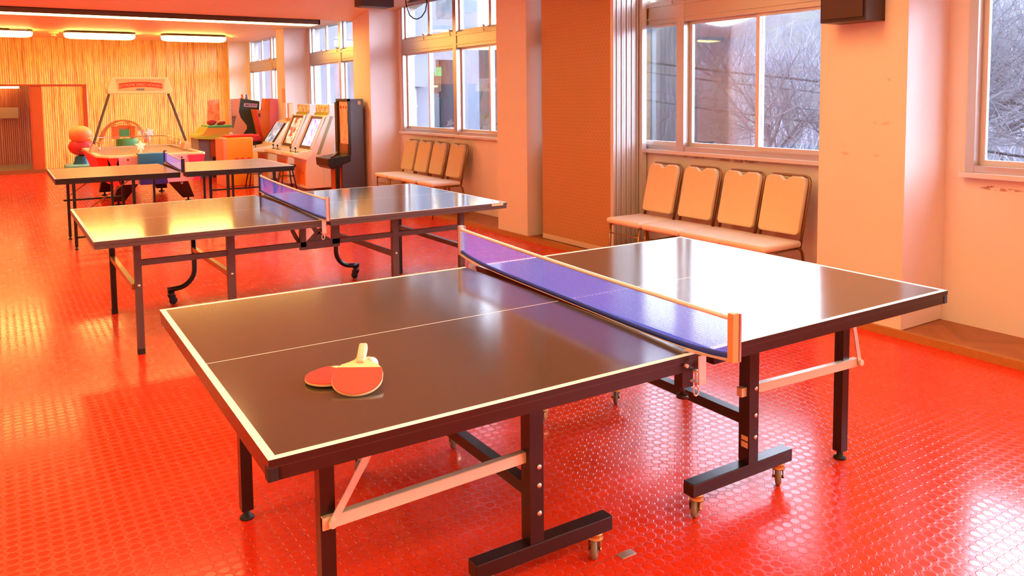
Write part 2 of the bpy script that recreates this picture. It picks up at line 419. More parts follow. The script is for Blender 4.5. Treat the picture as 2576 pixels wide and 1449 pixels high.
def copy_tree(o, parent=None):
    c = o.copy(); COL.objects.link(c); c.parent = parent
    for ch in [k for k in bpy.data.objects if k.parent is o]: copy_tree(ch, c)
    return c
def text_mesh(name, body, size, mtx, material, parent, extrude=.001, spacing=1, shear=0, bold=0):
    cu = bpy.data.curves.new(name, 'FONT'); cu.body = body; cu.size = size; cu.extrude = extrude; cu.align_x = 'CENTER'; cu.align_y = 'CENTER'
    cu.space_character = spacing; cu.shear = shear; cu.offset = bold
    t = bpy.data.objects.new('tmp', cu); COL.objects.link(t)
    bpy.context.view_layer.update()
    me = bpy.data.meshes.new_from_object(t.evaluated_get(bpy.context.evaluated_depsgraph_get()))
    bpy.data.objects.remove(t)
    inv = worldmat(parent).inverted() if parent else Matrix()
    me.transform(inv @ mtx); me.materials.clear(); me.materials.append(M[material]); me.name = name
    o = bpy.data.objects.new(name, me); COL.objects.link(o); o.parent = parent
    return o
def frame(origin, xdir, ydir):
    x = Vector(xdir).normalized(); y = Vector(ydir); y = (y-x*y.dot(x)).normalized(); z = x.cross(y)
    m = Matrix((x, y, z)).transposed().to_4x4(); m.translation = Vector(origin); return m
def arc(c, r, a0, a1, n, plane='xz'):
    out = []
    for i in range(n+1):
        t = math.radians(a0+(a1-a0)*i/n); u, v = c[0]+r*math.cos(t), c[1]+r*math.sin(t); out.append((u, v))
    return out

# ------------------------------------------------------------------ camera (photo: 2576 x 1449)
cam_d = bpy.data.cameras.new('camera'); cam = bpy.data.objects.new('camera', cam_d); COL.objects.link(cam)
F_PX, CY = 1999.68, 390.775
R_ = Vector((0.83827464, -0.54514963, -0.01036839)); F_ = Vector((0.54301061, 0.83640455, -0.07461167)); U_ = R_.cross(F_)
mw = Matrix((R_, U_, -F_)).transposed().to_4x4(); mw.translation = Vector((0, 0, 1.5673)); cam.matrix_world = mw
cam_d.sensor_width = 36; cam_d.lens = F_PX/2576*36; cam_d.shift_y = -(724.5-CY)/2576; cam_d.clip_start = .05; cam_d.clip_end = 300
sc.camera = cam

# ------------------------------------------------------------------ room shell
XL, XR, XP = -3.4, 5.26, 4.79
YB, YF = 20.0, -2.6
ZC, ZC1 = 2.93, 3.3
struct('floor', MB().box(XL-.2, XP-.02, YF-.2, YB+2.2, -.12, 0), 'floor', label='glossy red embossed vinyl floor')
struct('ceiling', MB().box(XL-.1, 5.5, 11.95, YB+.1, ZC, ZC+.2), 'ceiling', label='low ceiling of the far arcade half')
b = MB()
b.prism([(11.98, 2.765), (11.98, 3.6), (9.0, 3.6), (9.0, ZC1)], 'x', XL-.1, 5.5)
struct('ceiling_soffit', b, 'ceiling', label='sloping beam soffit between the two ceilings')
struct('ceiling_near', MB().box(XL-.1, 5.5, YF-.1, 9.0, ZC1, ZC1+.3), 'ceiling')
struct('wall_left', MB().box(XL-.2, XL, YF-.2, YB+2.2, 0, 3.6), 'wall_plain')
struct('wall_front', MB().box(XL-.2, 5.6, YF-.2, YF, 0, 3.6), 'wall_plain')
# pillars and bays
PIL = [(-1.38, -.76), (2.835, 3.46), (7.08, 7.68), (11.29, 11.95), (15.5, 16.02), (19.87, 20.3)]
for a, bb in PIL:
    struct('pillar', MB().box(XP, XR+.02, a, bb, .045, 3.6), 'wall' if 2 < a < 3 else 'wall_plain', label='blush painted pillar between windows')
b = MB(); b.box(XR, XR+.2, YF-.2, YB+.4, -.1, 1.045)
b.box(XR, XR+.2, YF-.2, YB+.4, 3.02, 3.6)
BAYS = []
for i in range(len(PIL)-1): BAYS.append((PIL[i][1], PIL[i+1][0]))
for a, bb in PIL: b.box(XR+.001, XR+.2, a-.14, bb+.13, 1.04, 3.03)
struct('wall_right', b, 'wall', label='blush painted window wall')
struct('trim_1', MB().box(XP-.03, XP+.012, YF, YB, 0, .048), 'wood_edge', label='worn wooden edge strip along the window side')
struct('trim_2', MB().box(XP+.012, XR, YF, YB, 0, .042), 'parquet', label='herringbone wooden ledge in the window bays')
struct('trim_3', MB().box(XR-.05, XR+.01, 7.7, 11.3, 2.965, 3.3), 'bamboo_brown', label='dark board above the far chair window')

# windows: aluminium frames, sliding panes below, hopper panes above
def make_window(n, a, bb, upper=True):
    y0, y1 = a+.10, bb-.14
    W = MB(); zs, zt0, zt1, ztop = 1.045, 2.20, 2.41, 3.0
    xi, xo = XR-.012, XR+.09
    W.box(xi, xo, y0, y1, zs, zs+.045); W.box(xi, xo, y0, y1, zt0+.02, zt1+.02); W.box(xi-.012, xi+.02, y0, y1, zt0+.06, zt0+.075)
    W.box(xi-.012, xi+.02, y0, y1, zt1-.03, zt1-.01)
    W.box(xi, xo, y0, y1, ztop-.05, ztop+.03)
    W.box(xi-.003, xo+.003, y0-.002, y0+.05, zs-.002, ztop+.032); W.box(xi-.003, xo+.003, y1-.05, y1+.002, zs-.002, ztop+.032)
    ym = (y0+y1)/2; W.box(xi-.01, xo, ym-.045, ym+.045, zs, ztop)
    root = struct(f'window_{n}', W, 'alu', label='aluminium framed window with sliding panes')
    S = MB()
    S.box(xi-.06, xi+.02, y0-.02, y1+.02, zs-.028, zs+.002)
    obj('window_sill', S, 'alu_white', root)
    for k, (p, q) in enumerate(((y0+.05, ym-.045), (ym+.045, y1-.05))):
        h = (p+q)/2
        for side, (u, v, off) in enumerate(((p, h+.02, .02), (h-.02, q, .05))):
            s = MB(); t = .035; x0 = XR+off; x1 = x0+.028
            s.box(x0, x1, u, u+t, zs+.045, zt0+.02); s.box(x0, x1, v-t, v, zs+.045, zt0+.02)
            s.box(x0, x1, u+t, v-t, zs+.045, zs+.045+t); s.box(x0, x1, u+t, v-t, zt0+.02-t*.7, zt0+.02)
            so = obj('sash', s, 'alu_white', root)
            obj('glass_pane', MB().box(x0+.011, x0+.016, u+t, v-t, zs+.045+t, zt0+.02-t*.7), 'glass', so)
        # upper hopper panes
        for u, v in ((p, h), (h, q)):
            s = MB(); t = .03; x0 = XR+.03; x1 = x0+.03
            s.box(x0, x1, u, u+t, zt1+.02, ztop-.05); s.box(x0, x1, v-t, v, zt1+.02, ztop-.05)
            s.box(x0, x1, u+t, v-t, zt1+.02, zt1+.05); s.box(x0, x1, u+t, v-t, ztop-.08, ztop-.05)
            so = obj('upper_sash', s, 'alu', root)
            obj('upper_pane', MB().box(x0+.012, x0+.017, u+t, v-t, zt1+.05, ztop-.08), 'glass', so)
            lt = MB(); yy = u+.03
            lt.box(XR-.035, XR+.03, yy-.012, yy+.03, zt1+.035, zt1+.055); lt.tube([(XR-.03, yy, zt1+.05), (XR-.045, yy+.012, zt1+.01), (XR-.03, yy+.02, zt1-.02)], .006, 6)
            lt.ball((XR-.04, yy+.018, zt1+.052), .016, 8)
            obj('window_latch', lt, 'steel', root)
    return root
for n, (a, bb) in enumerate(BAYS): make_window(n+1, a, bb)

# back wall with sliding door opening
DX0, DX1, DZ = -1.3, .64, 1.885
b = MB(); b.box(XL, DX0, YB, YB+.12, .085, ZC); b.box(DX0, 1.69, YB, YB+.12, DZ, ZC); b.box(1.69, XP+.3, YB, YB+.12, .085, ZC)
b.box(DX1+.24, 1.69, YB+.03, YB+.10, .085, DZ)
struct('wall_back', b, 'reed', label='wall clad in golden vertical reeds')
struct('baseboard_back', MB().box(XL, XP+.02, YB-.03, YB+.12, 0, .085), 'wood_trim', label='brown sill board at the foot of the reed wall')
b = MB(); b.box(DX0-.05, 1.73, YB-.03, YB+.02, DZ, DZ+.035); b.box(1.66, 1.73, YB-.03, YB+.02, .085, DZ)
b.box(DX1, DX1+.035, YB-.02, YB+.14, .085, DZ)
root = struct('door_1', b, 'door_frame', label='wooden sliding door frame in the reed wall')
d = obj('door_leaf', MB().box(DX1+.035, DX1+.235, YB-.005, YB+.04, .085, DZ), 'jamb', root)
obj('door_panel', MB().box(DX1+.235, 1.66, YB+.0, YB+.03, .085, DZ), 'reed', root)
obj('door_pull', MB().lathe((.868, YB, .905), [(0, -.012), (.028, -.012), (.036, -.004), (.036, .004)], (0, -1, 0)), 'black_metal', root)
b = MB(); b.box(XL, XP, YB+1.9, YB+2.0, 0, ZC)
struct('wall_passage', b, 'reed_dim', label='dim reed wall seen through the doorway')
struct('floor_passage', MB().box(XL, XP, YB+.12, YB+2.0, .02, .08), 'tan_floor')
struct('ceiling_passage', MB().box(XL, XP, YB+.12, YB+2.0, 2.3, 2.4), 'ceiling')
tag(obj('blank_notice', MB().box(-.45, .47, YB+1.88, YB+1.895, 1.17, 1.42), 'paper'), 'blank cream notice on the dim reed wall in the doorway', 'notice')
t = thing('passage_light', 'slim strip light at the top of the doorway', 'ceiling light', (0, YB+1.7, 2.05))
obj('housing', MB().box(-.8, .55, YB+1.55, YB+1.89, 1.905, 1.97), 'valance', t); obj('lamp_tube', MB().cyl((-.75, YB+1.62, 1.88), (.5, YB+1.62, 1.88), .022), 'lamp', t)

# ------------------------------------------------------------------ lamps
def valance_light(x0, x1, y, ztop, label, zc, group=None, depth=.42, lm='lamp'):
    t = thing('valance_light', label, 'ceiling light', ((x0+x1)/2, y, ztop-.075), 0, group)
    h = MB(); z0 = ztop-.075
    h.box(x0, x1, y, y+.02, z0, ztop); h.box(x0, x1, y+depth-.02, y+depth, z0, ztop)
    h.box(x0, x0+.02, y, y+depth, z0, ztop); h.box(x1-.02, x1, y, y+depth, z0, ztop); h.box(x0, x1, y, y+depth, ztop-.012, ztop)
    obj('housing', h, 'valance', t)
    obj('diffuser', MB().box(x0+.021, x1-.021, y+.021, y+depth-.021, z0+.004, z0+.016), lm, t)
    n = 4
    for k in range(n):
        x = x0+.4+(x1-x0-.8)*k/(n-1); obj('hanger', MB().cyl((x, y+depth/2, ztop), (x, y+depth/2, zc), .012), 'valance', t)
    return t
valance_light(-2.6, 4.28, 11.99, 2.77, 'long dark framed ceiling light hung below the beam', ZC, 'framed ceiling lights')
valance_light(-2.6, 1.8, 6.9, 3.12, 'long dark framed ceiling light over the middle of the near hall', ZC1, 'framed ceiling lights', .8, 'lamp_near')
valance_light(-2.6, 3.6, 2.7, 3.12, 'long dark framed ceiling light above the front table', ZC1, 'framed ceiling lights', .8, 'lamp_near')
valance_light(-2.6, 3.6, -1.2, 3.12, 'long dark framed ceiling light behind the camera', ZC1, 'framed ceiling lights', .8, 'lamp_near')
def oval_light(x0, x1, y, label):
    t = thing('oval_ceiling_light', label, 'ceiling light', ((x0+x1)/2, y, 2.8), 0, 'oval ceiling lights before the reed wall')
    cx = (x0+x1)/2; L = (x1-x0)/2; w = .22
    pl = [(cx+sx*(L-w*.8)+w*.8*math.cos(a), y+w*math.sin(a)) for sx, ks in ((1, range(-6, 7)), (-1, range(6, 19))) for a in [PI/12*k for k in ks]]
    obj('base_plate', MB().prism(pl, 'z', 2.885, 2.915), 'valance', t)
    d = MB(); rings = [(1.0, 2.886), (.99, 2.84), (.93, 2.81), (.75, 2.79), (.3, 2.785), (.01, 2.784)]
    n = len(pl); vs = []
    for s_, z in rings:
        for p in pl: vs.append((cx+(p[0]-cx)*(1-(1-s_)*w/L*1.2 if s_ > .3 else s_), y+(p[1]-y)*s_, z))
    fs = [(i*n+k, i*n+(k+1) % n, (i+1)*n+(k+1) % n, (i+1)*n+k) for i in range(len(rings)-1) for k in range(n)]
    d.add(vs, fs, 0, True); obj('diffuser', d, 'lamp_oval', t)
    obj('ceiling_mount', MB().box(cx-.3, cx+.3, y-.05, y+.05, 2.914, ZC), 'valance', t)
oval_light(-.62, .69, 17.95, 'leftmost of the three oval ceiling lights, cut by the photo edge')
oval_light(1.21, 2.49, 17.95, 'middle oval ceiling light above the air hockey sign')
oval_light(2.98, 4.28, 17.95, 'rightmost oval ceiling light by the window pillar')
t = thing('smoke_detector', 'small ceiling detector hanging left of the middle oval light', 'smoke detector', (1.06, 18.3, 2.84))
obj('detector_base', MB().lathe((1.06, 18.3, ZC), [(0, 0), (.09, 0), (.09, -.025), (.05, -.04), (.03, -.055)]), 'paper', t)
obj('detector_head', MB().lathe((1.06, 18.3, 2.875), [(.03, 0), (.05, -.01), (.055, -.03), (.0, -.04)]), 'peach', t)
for x, y, w, lb in ((.45, 17.8, .30, 'thin pale ceiling vent near the left oval light'), (2.55, 18.0, .13, 'thin pale ceiling vent between the middle and right oval lights'), (4.5, 18.05, .16, 'thin pale ceiling vent near the window pillar')):
    v = MB(); v.box(x-w/2, x+w/2, y-.12, y+.12, ZC-.012, ZC+.001)
    for k in range(4): v.box(x-w/2+.02, x+w/2-.02, y-.09+k*.05, y-.075+k*.05, ZC-.017, ZC-.011)
    tag(obj('ceiling_vent', v, 'white_line'), lb, 'vent')

# dark box at the ceiling, wall speaker, hanging cable, folding partition
t = thing('roller_housing', 'dark brown box under the ceiling beside the far chair window', 'blind housing', (4.78, 11.0, 2.885))
obj('housing', MB().prism([(10.54, 2.85), (10.81, 2.85), (10.81, 2.972), (10.54, 3.02)], 'x', 4.37, 4.86), 'bamboo_brown', t, .004)
obj('underside_panel', MB().box(4.40, 4.83, 10.57, 10.79, 2.842, 2.85), 'grey_rail', t)
t = thing('wall_speaker', 'dark brown box speaker high on the nearest pillar', 'speaker', (4.69, 3.15, 2.02))
obj('cabinet', MB().box(4.585, XP, 2.992, 3.32, 2.02, 2.5), 'speaker', t, .003)
obj('grille', MB().box(4.572, 4.585, 3.01, 3.30, 2.04, 2.48), 'bamboo_brown', t, .002)
obj('bracket', MB().box(4.72, XP, 3.05, 3.1, 2.5, 2.56), 'black_metal', t)
c = [(5.15, 10.78, 3.05), (5.15, 10.74, 2.9), (5.15, 10.64, 2.76), (5.15, 10.5, 2.695), (5.15, 10.38, 2.68), (5.15, 10.25, 2.70), (5.15, 10.13, 2.77), (5.15, 10.08, 2.88), (5.15, 10.08, 3.0)]
tag(obj('hanging_cable', MB().tube(c, .008, 8), 'cable'), 'thin dark cable looping down before the upper window panes', 'cable')

t = thing('folding_partition', 'folded movable wall, orange patterned face and silver edges, parked before the window', 'partition', (5.0, 6.3, .05))
for k in range(5):
    x0 = 4.865+k*.062
    p = MB(); p.box(x0, x0+.052, 5.78, 6.9, .10, 3.25)
    po = obj('partition_panel', p, 'panel', t)
    e = MB(); e.box(x0-.003, x0+.012, 5.735, 5.78, .07, 3.25); e.box(x0+.040, x0+.055, 5.735, 5.78, .07, 3.25); e.box(x0+.012, x0+.04, 5.755, 5.78, .07, 3.25)
    e.box(x0+.022, x0+.030, 5.742, 5.755, .07, 3.25)
    obj('edge_profile', e, 'alu_white', po)
    obj('base_rail', MB().box(x0-.002, x0+.054, 5.77, 6.9, .048, .10), 'cream_steel', po)
obj('wall_channel', MB().box(5.18, 5.235, 5.69, 5.745, .042, 3.25), 'alu_white', t)
obj('gap_shade_strip', MB().box(5.176, 5.2, 5.746, 5.80, .042, 3.25), 'black_rubber', t)  # dark strip standing in for the shaded gap beside the channel
# ------------------------------------------------------------------ table parts
def slab(x0, x1, y0, y1, z0, z1, edges, centre=None, line=.02, topmat=0, linemat=1, sidemat=2):
    """table top: dark field with white border strips on given edges; centre = y of the thin line"""
    b = MB(); xs = [x0, x1]; ys = [y0, y1]
    if 'l' in edges: xs.append(x0+line)
    if 'r' in edges: xs.append(x1-line)
    if 'f' in edges: ys.append(y0+line)
    if 'b' in edges: ys.append(y1-line)
    if centre is not None: ys += [centre-.0018, centre+.0018]
    xs = sorted(xs); ys = sorted(ys)
    for i in range(len(xs)-1):
        for j in range(len(ys)-1):
            xm, ym = (xs[i]+xs[i+1])/2, (ys[j]+ys[j+1])/2
            w = ('l' in edges and xm < x0+line) or ('r' in edges and xm > x1-line) or ('f' in edges and ym < y0+line) or ('b' in edges and ym > y1-line) or (centre is not None and abs(ym-centre) < .0018)
            b.add([(xs[i], ys[j], z1), (xs[i+1], ys[j], z1), (xs[i+1], ys[j+1], z1), (xs[i], ys[j+1], z1)], [(0, 1, 2, 3)], linemat if w else topmat)
    b.add([(x0, y0, z0), (x1, y0, z0), (x1, y1, z0), (x0, y1, z0), (x0, y0, z1), (x1, y0, z1), (x1, y1, z1), (x0, y1, z1)],
          [(0, 3, 2, 1), (0, 1, 5, 4), (1, 2, 6, 5), (2, 3, 7, 6), (3, 0, 4, 7)], sidemat)
    return b
def caster(parent, x, y, ztop, ang, mat_='brass', r=.034, wheel='rubber', w=.022):
    c = MB(); d = Vector((math.cos(ang), math.sin(ang), 0)); s = Vector((-d.y, d.x, 0))
    c.lathe((x, y, ztop), [(0, 0), (.024, 0), (.026, -.008), (.02, -.014), (.027, -.02), (.027, -.026), (0, -.028)], n=14)
    cx = Vector((x, y, 0))+d*.014
    for k in (-1, 1):
        a = Vector((x, y, ztop-.026))+s*k*(w/2+.006)
        e = Vector((cx.x, cx.y, r))+s*k*(w/2+.006)
        c.add([a-d*.024, a+d*.026, e+d*.012+Vector((0, 0, -.006)), e-d*.014+Vector((0, 0, -.006))], [(0, 1, 2, 3)])
        c.add([a-d*.024+s*k*.003, a+d*.026+s*k*.003, e+d*.012+s*k*.003+Vector((0, 0, -.006)), e-d*.014+s*k*.003+Vector((0, 0, -.006))], [(3, 2, 1, 0)])
    c.cyl(Vector((cx.x, cx.y, r))-s*(w/2+.012), Vector((cx.x, cx.y, r))+s*(w/2+.012), .006, n=8)
    co = obj('caster', c, mat_, parent)
    wv = MB(); wc = Vector((cx.x, cx.y, r))
    wv.lathe(wc, [(0, -w/2), (r*.72, -w/2), (r*.92, -w/2+.003), (r, -w/4), (r, w/4), (r*.92, w/2-.003), (r*.72, w/2), (0, w/2)], s, 20)
    obj('wheel', wv, wheel, co)
    return co
def foot(b, x, y, r=.02, h=.03, mi=0):
    b.lathe((x, y, 0), [(0, 0), (r, 0), (r, .006), (r*.55, .014), (r*.4, h)], n=14, mi=mi)
def net_set(loc, near, far, ztop, zbot, label, post_h0, post_mat=('wood_post', 'steel'), clamp_y=(0, 0), zt=.76, sag=0, post_r=.013, clamp=True):
    t = thing('table_tennis_net', label, 'table tennis net', loc)
    n0, f0 = Vector(near+(0,)), Vector(far+(0,)); d = (f0-n0).normalized(); s = Vector((-d.y, d.x, 0))
    L = (f0-n0).length; K = 24
    def Pt(u, z): p = n0+d*(L*u); return Vector((p.x, p.y, z))
    def top(u): return ztop-sag*4*u*(1-u)
    def bot(u): return zbot+(post_h0-zbot)*abs(2*u-1)**6
    vs = []; fs = []
    for i in range(K+1):
        u = i/K; vs += [Pt(u, bot(u)+.012), Pt(u, top(u)-.006)]
    for i in range(K): fs.append((2*i, 2*i+2, 2*i+3, 2*i+1))
    m = MB(); m.add(vs, fs, 0, True); obj('net_mesh', m, 'net', t, do_fix=False)
    def strip(z0f, z1f, mt, nm, th):
        q = MB(); vs = []
        for i in range(K+1):
            u = i/K
            for sg in (-1, 1):
                for zf in (z0f, z1f): vs.append(Pt(u, zf(u))+s*sg*th)
        fs = []
        for i in range(K):
            a, c = 4*i, 4*i+4
            fs += [(a, c, c+1, a+1), (a+2, a+3, c+3, c+2), (a+1, c+1, c+3, a+3), (a, a+2, c+2, c)]
        q.add(vs, fs, 0, True); obj(nm, q, mt, t)
    strip(lambda u: top(u)-.013, top, 'tape', 'top_tape', .003)
    strip(lambda u: bot(u), lambda u: bot(u)+.017, 'blue_band', 'bottom_band', .0025)
    strip(lambda u: bot(u)-.004, lambda u: bot(u)+.001, 'white_line', 'cord', .002)
    for k, (p, mt) in enumerate(((n0, post_mat[0]), (f0, post_mat[1]))):
        sg = -1 if k == 0 else 1
        q = MB(); z0 = post_h0-.008
        q.bar(Vector((p.x, p.y, z0))+d*sg*.006, Vector((p.x, p.y, ztop+.012))+d*sg*.006, post_r*2, post_r*1.7, up=d)
        po = obj('net_post', q, mt, t, .002)
        q = MB(); q.bar(Vector((p.x, p.y, z0))+d*sg*.006+s*-1*(post_r+.004), Vector((p.x, p.y, ztop+.01))+d*sg*.006+s*-1*(post_r+.004), .007, post_r*1.9, up=d)
        obj('post_rail', q, 'chrome', po)
        if not clamp: continue
        cy = clamp_y[k]; u = (cy-n0.y)/(f0.y-n0.y); c0 = Pt(u, zt+.004)
        q = MB()
        a = Vector((p.x, p.y, z0+.004)); 
        q.bar(a, Vector((c0.x, c0.y, zt+.005))-d*sg*.05, .024, .005)        # arm from post onto the table
        e = c0+d*sg*.022
        q.bar(Vector((e.x, e.y, zt+.006)), Vector((e.x, e.y, zt-.085)), .028, .005, up=d)
        q.bar(Vector((e.x, e.y, zt-.083)), Vector((e.x, e.y, zt-.083))-d*sg*.04, .024, .005)
        co = obj('clamp', q, 'clamp', t)
        q = MB(); sx = Vector((e.x, e.y, 0))-d*sg*.026
        q.cyl((sx.x, sx.y, zt-.045), (sx.x, sx.y, zt-.098), .0035, n=8)
        q.lathe((sx.x, sx.y, zt-.052), [(0, 0), (.012, 0), (.012, .004), (0, .005)], n=12)
        ring = [(sx.x+s.x*.010*math.cos(a_), sx.y+s.y*.010*math.cos(a_), zt-.113+.016*math.sin(a_)) for a_ in [PI/2+2*PI*i/14 for i in range(15)]]
        q.tube(ring, .0028, 6, caps=False); obj('clamp_screw', q, 'steel', co)
    return t

# ------------------------------------------------------------------ front table
T1 = thing('table_tennis_table', 'nearest table tennis table, charcoal top with paddles and ball on it', 'table tennis table', (1.8545, 2.487, 0), -.0135, 'table tennis tables')
A1 = T1.matrix_basis = Matrix.Translation((1.8545, 2.487, 0)) @ Matrix.Rotation(-.0135, 4, 'Z')
T1.location = (1.8545, 2.487, 0)
HL, HW = 1.37, .7625
def lo(name, mb, mt, parent=T1, bevel=0):      # front table pieces are modelled in its own frame
    if parent is T1 or True:
        return obj(name, mb, mt, parent, bevel, local=True)
for sg, nm in ((-1, 'l'), (1, 'r')):
    xa, xb = (-HL, -.03) if sg < 0 else (.03, HL)
    half = lo('table_half', slab(xa, xb, -HW, HW, .742, .76, nm+'fb', 0.0, .02), ['top1', 'white_line', 'dark_metal'])
    a = MB(); h0, h1 = .708, .7405; th = .03; i = .003
    a.box(xa+i, xb-i, -HW+i, -HW+th, h0, h1); a.box(xa+i, xb-i, HW-th, HW-i, h0, h1); a.box(xa+i, xa+th, -HW+i, HW-i, h0, h1); a.box(xb-th, xb-i, -HW+i, HW-i, h0, h1)
    a.box(xa+.2, xb-.2, -.02, .02, h0+.01, h1)
    fr = lo('apron_frame', a, 'dark_metal', half)
    pin = MB(); pin.box(xa+.001, xb-.001, -HW+.001, -HW+.02, .7402, .7423); lo('edge_trim', pin, 'brown_metal', half)
    cap = MB(); xe = xa if sg < 0 else xb
    cap.box(xe-.0015 if sg < 0 else xe-.022, xe+.022 if sg < 0 else xe+.0015, -HW-.0015+.003, -HW+.03, h0-.001, h1); lo('corner_cap', cap, 'black_rubber', half, .002)
    pinx = -.075 if sg < 0 else .3
    if sg < 0: lo('stop_pin', MB().cyl((-.095, -HW, .732), (-.095, -HW-.012, .732), .006, n=8), 'clamp', half)
# wheel carriages: T frames front and back for each half
yn, yf = -.455, .555
for sg in (-1, 1):
    xu = -.46 if sg < 0 else .55
    for yy in (yn, yf):
        c = MB(); c.box(xu-.026, xu+.026, yy-.026, yy+.026, .14, .708)
        if yy == yn:
            for zb in ((.39, .329, .237) if sg < 0 else (.433, .327, .24)): c.lathe((xu+.008, yy-.026, zb), [(0, -.001), (.009, 0), (.009, .003), (.004, .006), (0, .006)], (0, -1, 0), 12, 1)
        up = lo('upright', c, ['dark_metal', 'steel'])
        xa, xb = (-.685, -.15) if sg < 0 else (.228, .78)
        c = MB(); c.box(xa, xb, yy-.026, yy+.026, .088, .138)
        bo = lo('wheel_beam', c, 'dark_metal', T1, .003)
        for xx, an in ((xa+.045, 3.6), (xb-.055, 3.9)):
            caster_obj = caster(T1, 0, 0, .088, an) if False else None
            q = caster(T1, 0, 0, .088, an); 
            m = Matrix.Translation((xx, yy, 0)); m0 = worldmat(T1)
            q.data.transform(m0.to_3x3().to_4x4() @ Matrix.Identity(4)) if False else None
            for o_ in [q]+[k for k in bpy.data.objects if k.parent is q]:
                o_.data.transform(m @ m0)
    c = MB(); c.box(xu-.02, xu+.02, yn+.026, yf-.026, .285, .325); lo('cross_bar', c, 'dark_metal')
    # inner support under the split
    xs_ = -.055+.04*0
    if sg < 0:
        c = MB(); c.box(.055, .095, -.60, -.56, .575, .708); c.cyl((.075, -.58, .575), (.075, -.58, .545), .009, n=8); c.lathe((.075, -.58, .535), [(0, 0), (.022, 0), (.018, .012), (0, .013)], n=12)
        lo('centre_stub', c, 'dark_metal')
        c = MB(); c.bar((.075, -.58, .53), (.55, .15, .31), .03, .03); 
# outer legs
for sg in (-1, 1):
    xl = -1.142 if sg < 0 else 1.125
    for yy in (-.455, .457):
        c = MB(); c.box(xl-.021, xl+.021, yy-.021, yy+.021, .035, .708); foot(c, xl, yy, .026, .04, 1)
        if yy < 0: c.lathe((xl+.016, yy-.021, .69), [(0, 0), (.007, 0), (.007, .006), (0, .006)], (0, -1, 0), 10, 2)
        lo('leg', c, ['dark_metal', 'black_rubber', 'steel'])
    c = MB(); c.box(xl-.018, xl+.018, -.434, .436, .62, .655); lo('leg_crossbar', c, 'dark_metal')
    # pale steel fold-out braces
    zb = .42
    for yy in (-.49, .49):
        s2 = -1 if yy < 0 else 1
        x_in = -.47 if sg < 0 else .53
        x_out = xl-.02 if sg < 0 else xl+.06
        yi = yy-s2*.035; xe_ = x_in if sg < 0 else .50
        c = MB(); c.bar((x_out, yy, zb), (xe_, yi, zb), .006, .034); c.bar((x_out, yy-s2*.010, zb+.016), (xe_, yi-s2*.010, zb+.016), .02, .003)
        if sg > 0: c.box(.496, .524, yi-.012, yi+.012, zb-.014, zb+.02)
        br = lo('brace_bar', c, 'cream_steel')
        c = MB()
        if sg < 0: c.bar((xl+.005, yy-.006, zb), (xl+.19, yy-.006+.03*0, .705), .004, .022, up=(1, 0, 0)); c.cyl((xl+.005, yy-.004, zb), (xl+.005, yy-.016, zb), .012, n=12); c.cyl((xl+.18, yy-.004, .69), (xl+.18, yy-.014, .69), .008, n=10)
        else: c.bar((xl+.065, yy-.006, zb), (xl-.01, yy-.006, .70), .004, .022, up=(1, 0, 0)); c.cyl((xl+.065, yy-.004, zb), (xl+.065, yy-.018, zb), .013, n=12)
        lo('folding_strut', c, 'cream_steel', br)
c = MB(); c.box(.523, .5245, -.455-.02, -.455+.012, .20, .222); c.box(.523, .5245, -.455-.02, -.455+.012, .228, .246)
lo('white_sticker', c, 'paper')

net_set((1.84, 2.48, .76), (1.776, 1.565), (1.905, 3.40), .918, .766, 'blue net with tan near post clamped to the front table', .792, clamp_y=(1.71, 3.27), sag=.006)

# paddles and ball on the front table
def paddle(name_label, origin, ang, pitch, roll=0, group='penhold paddles on the front table'):
    t = thing('table_tennis_paddle', name_label, 'paddle', origin, 0, group)
    t.rotation_euler = (0, 0, 0)
    R3 = Matrix.Rotation(ang, 4, 'Z') @ Matrix.Rotation(pitch, 4, 'X') @ Matrix.Rotation(roll, 4, 'Y')
    t.matrix_basis = Matrix.Translation(origin) @ R3
    t.location = origin; t.rotation_euler = R3.to_euler()
    # local: y from blade tip (0) to the handle end (.245), x sideways, z up
    out = []; W_ = .070
    for i in range(37):
        a = -PI+PI*i/36       # lower half ellipse
        out.append((W_*math.cos(a), .074+.074*math.sin(a)))
    out += [(W_*.99, .10), (W_*.90, .125), (W_*.74, .142), (.034, .152), (.017, .166), (.0135, .18), (.0135, .232), (-.0135, .232), (-.0135, .18), (-.017, .166), (-.034, .152), (-W_*.74, .142), (-W_*.90, .125), (-W_*.99, .10)]
    bl = MB().prism(out, 'z', 0, .0065); obj('blade', bl, 'blade', t, .001, local=True)
    rub = [p for p in out if p[1] <= .1301]
    rb = []
    for x_, y_ in out[:37]: rb.append((x_*.985, y_*.985+.0005))
    rb += [(W_*.975, .10), (W_*.89, .124), (-W_*.89, .124), (-W_*.975, .10)]
    obj('rubber', MB().prism(rb, 'z', .0065, .0085), 'red_rubber', t, local=True)
    h = MB(); h.rbox(-.0125, .0125, .16, .24, -.006, .016, .006); h.rbox(-.011, .011, .148, .17, .004, .014, .004)
    obj('handle', h, 'cork', t, local=True)
    return t
paddle('red penhold paddle propped on top of the other paddle and the ball', (.776, 1.990, .762), math.radians(-29), math.radians(15.2), math.radians(1.5))
paddle('red penhold paddle lying flat underneath the other paddle', (.703, 2.126, .7662), math.radians(-67), 0)
tag(obj('table_tennis_ball', MB().ball((.899, 2.160, .7805), .02, 24), 'ball'), 'white table tennis ball beside the paddle handles', 'ball')

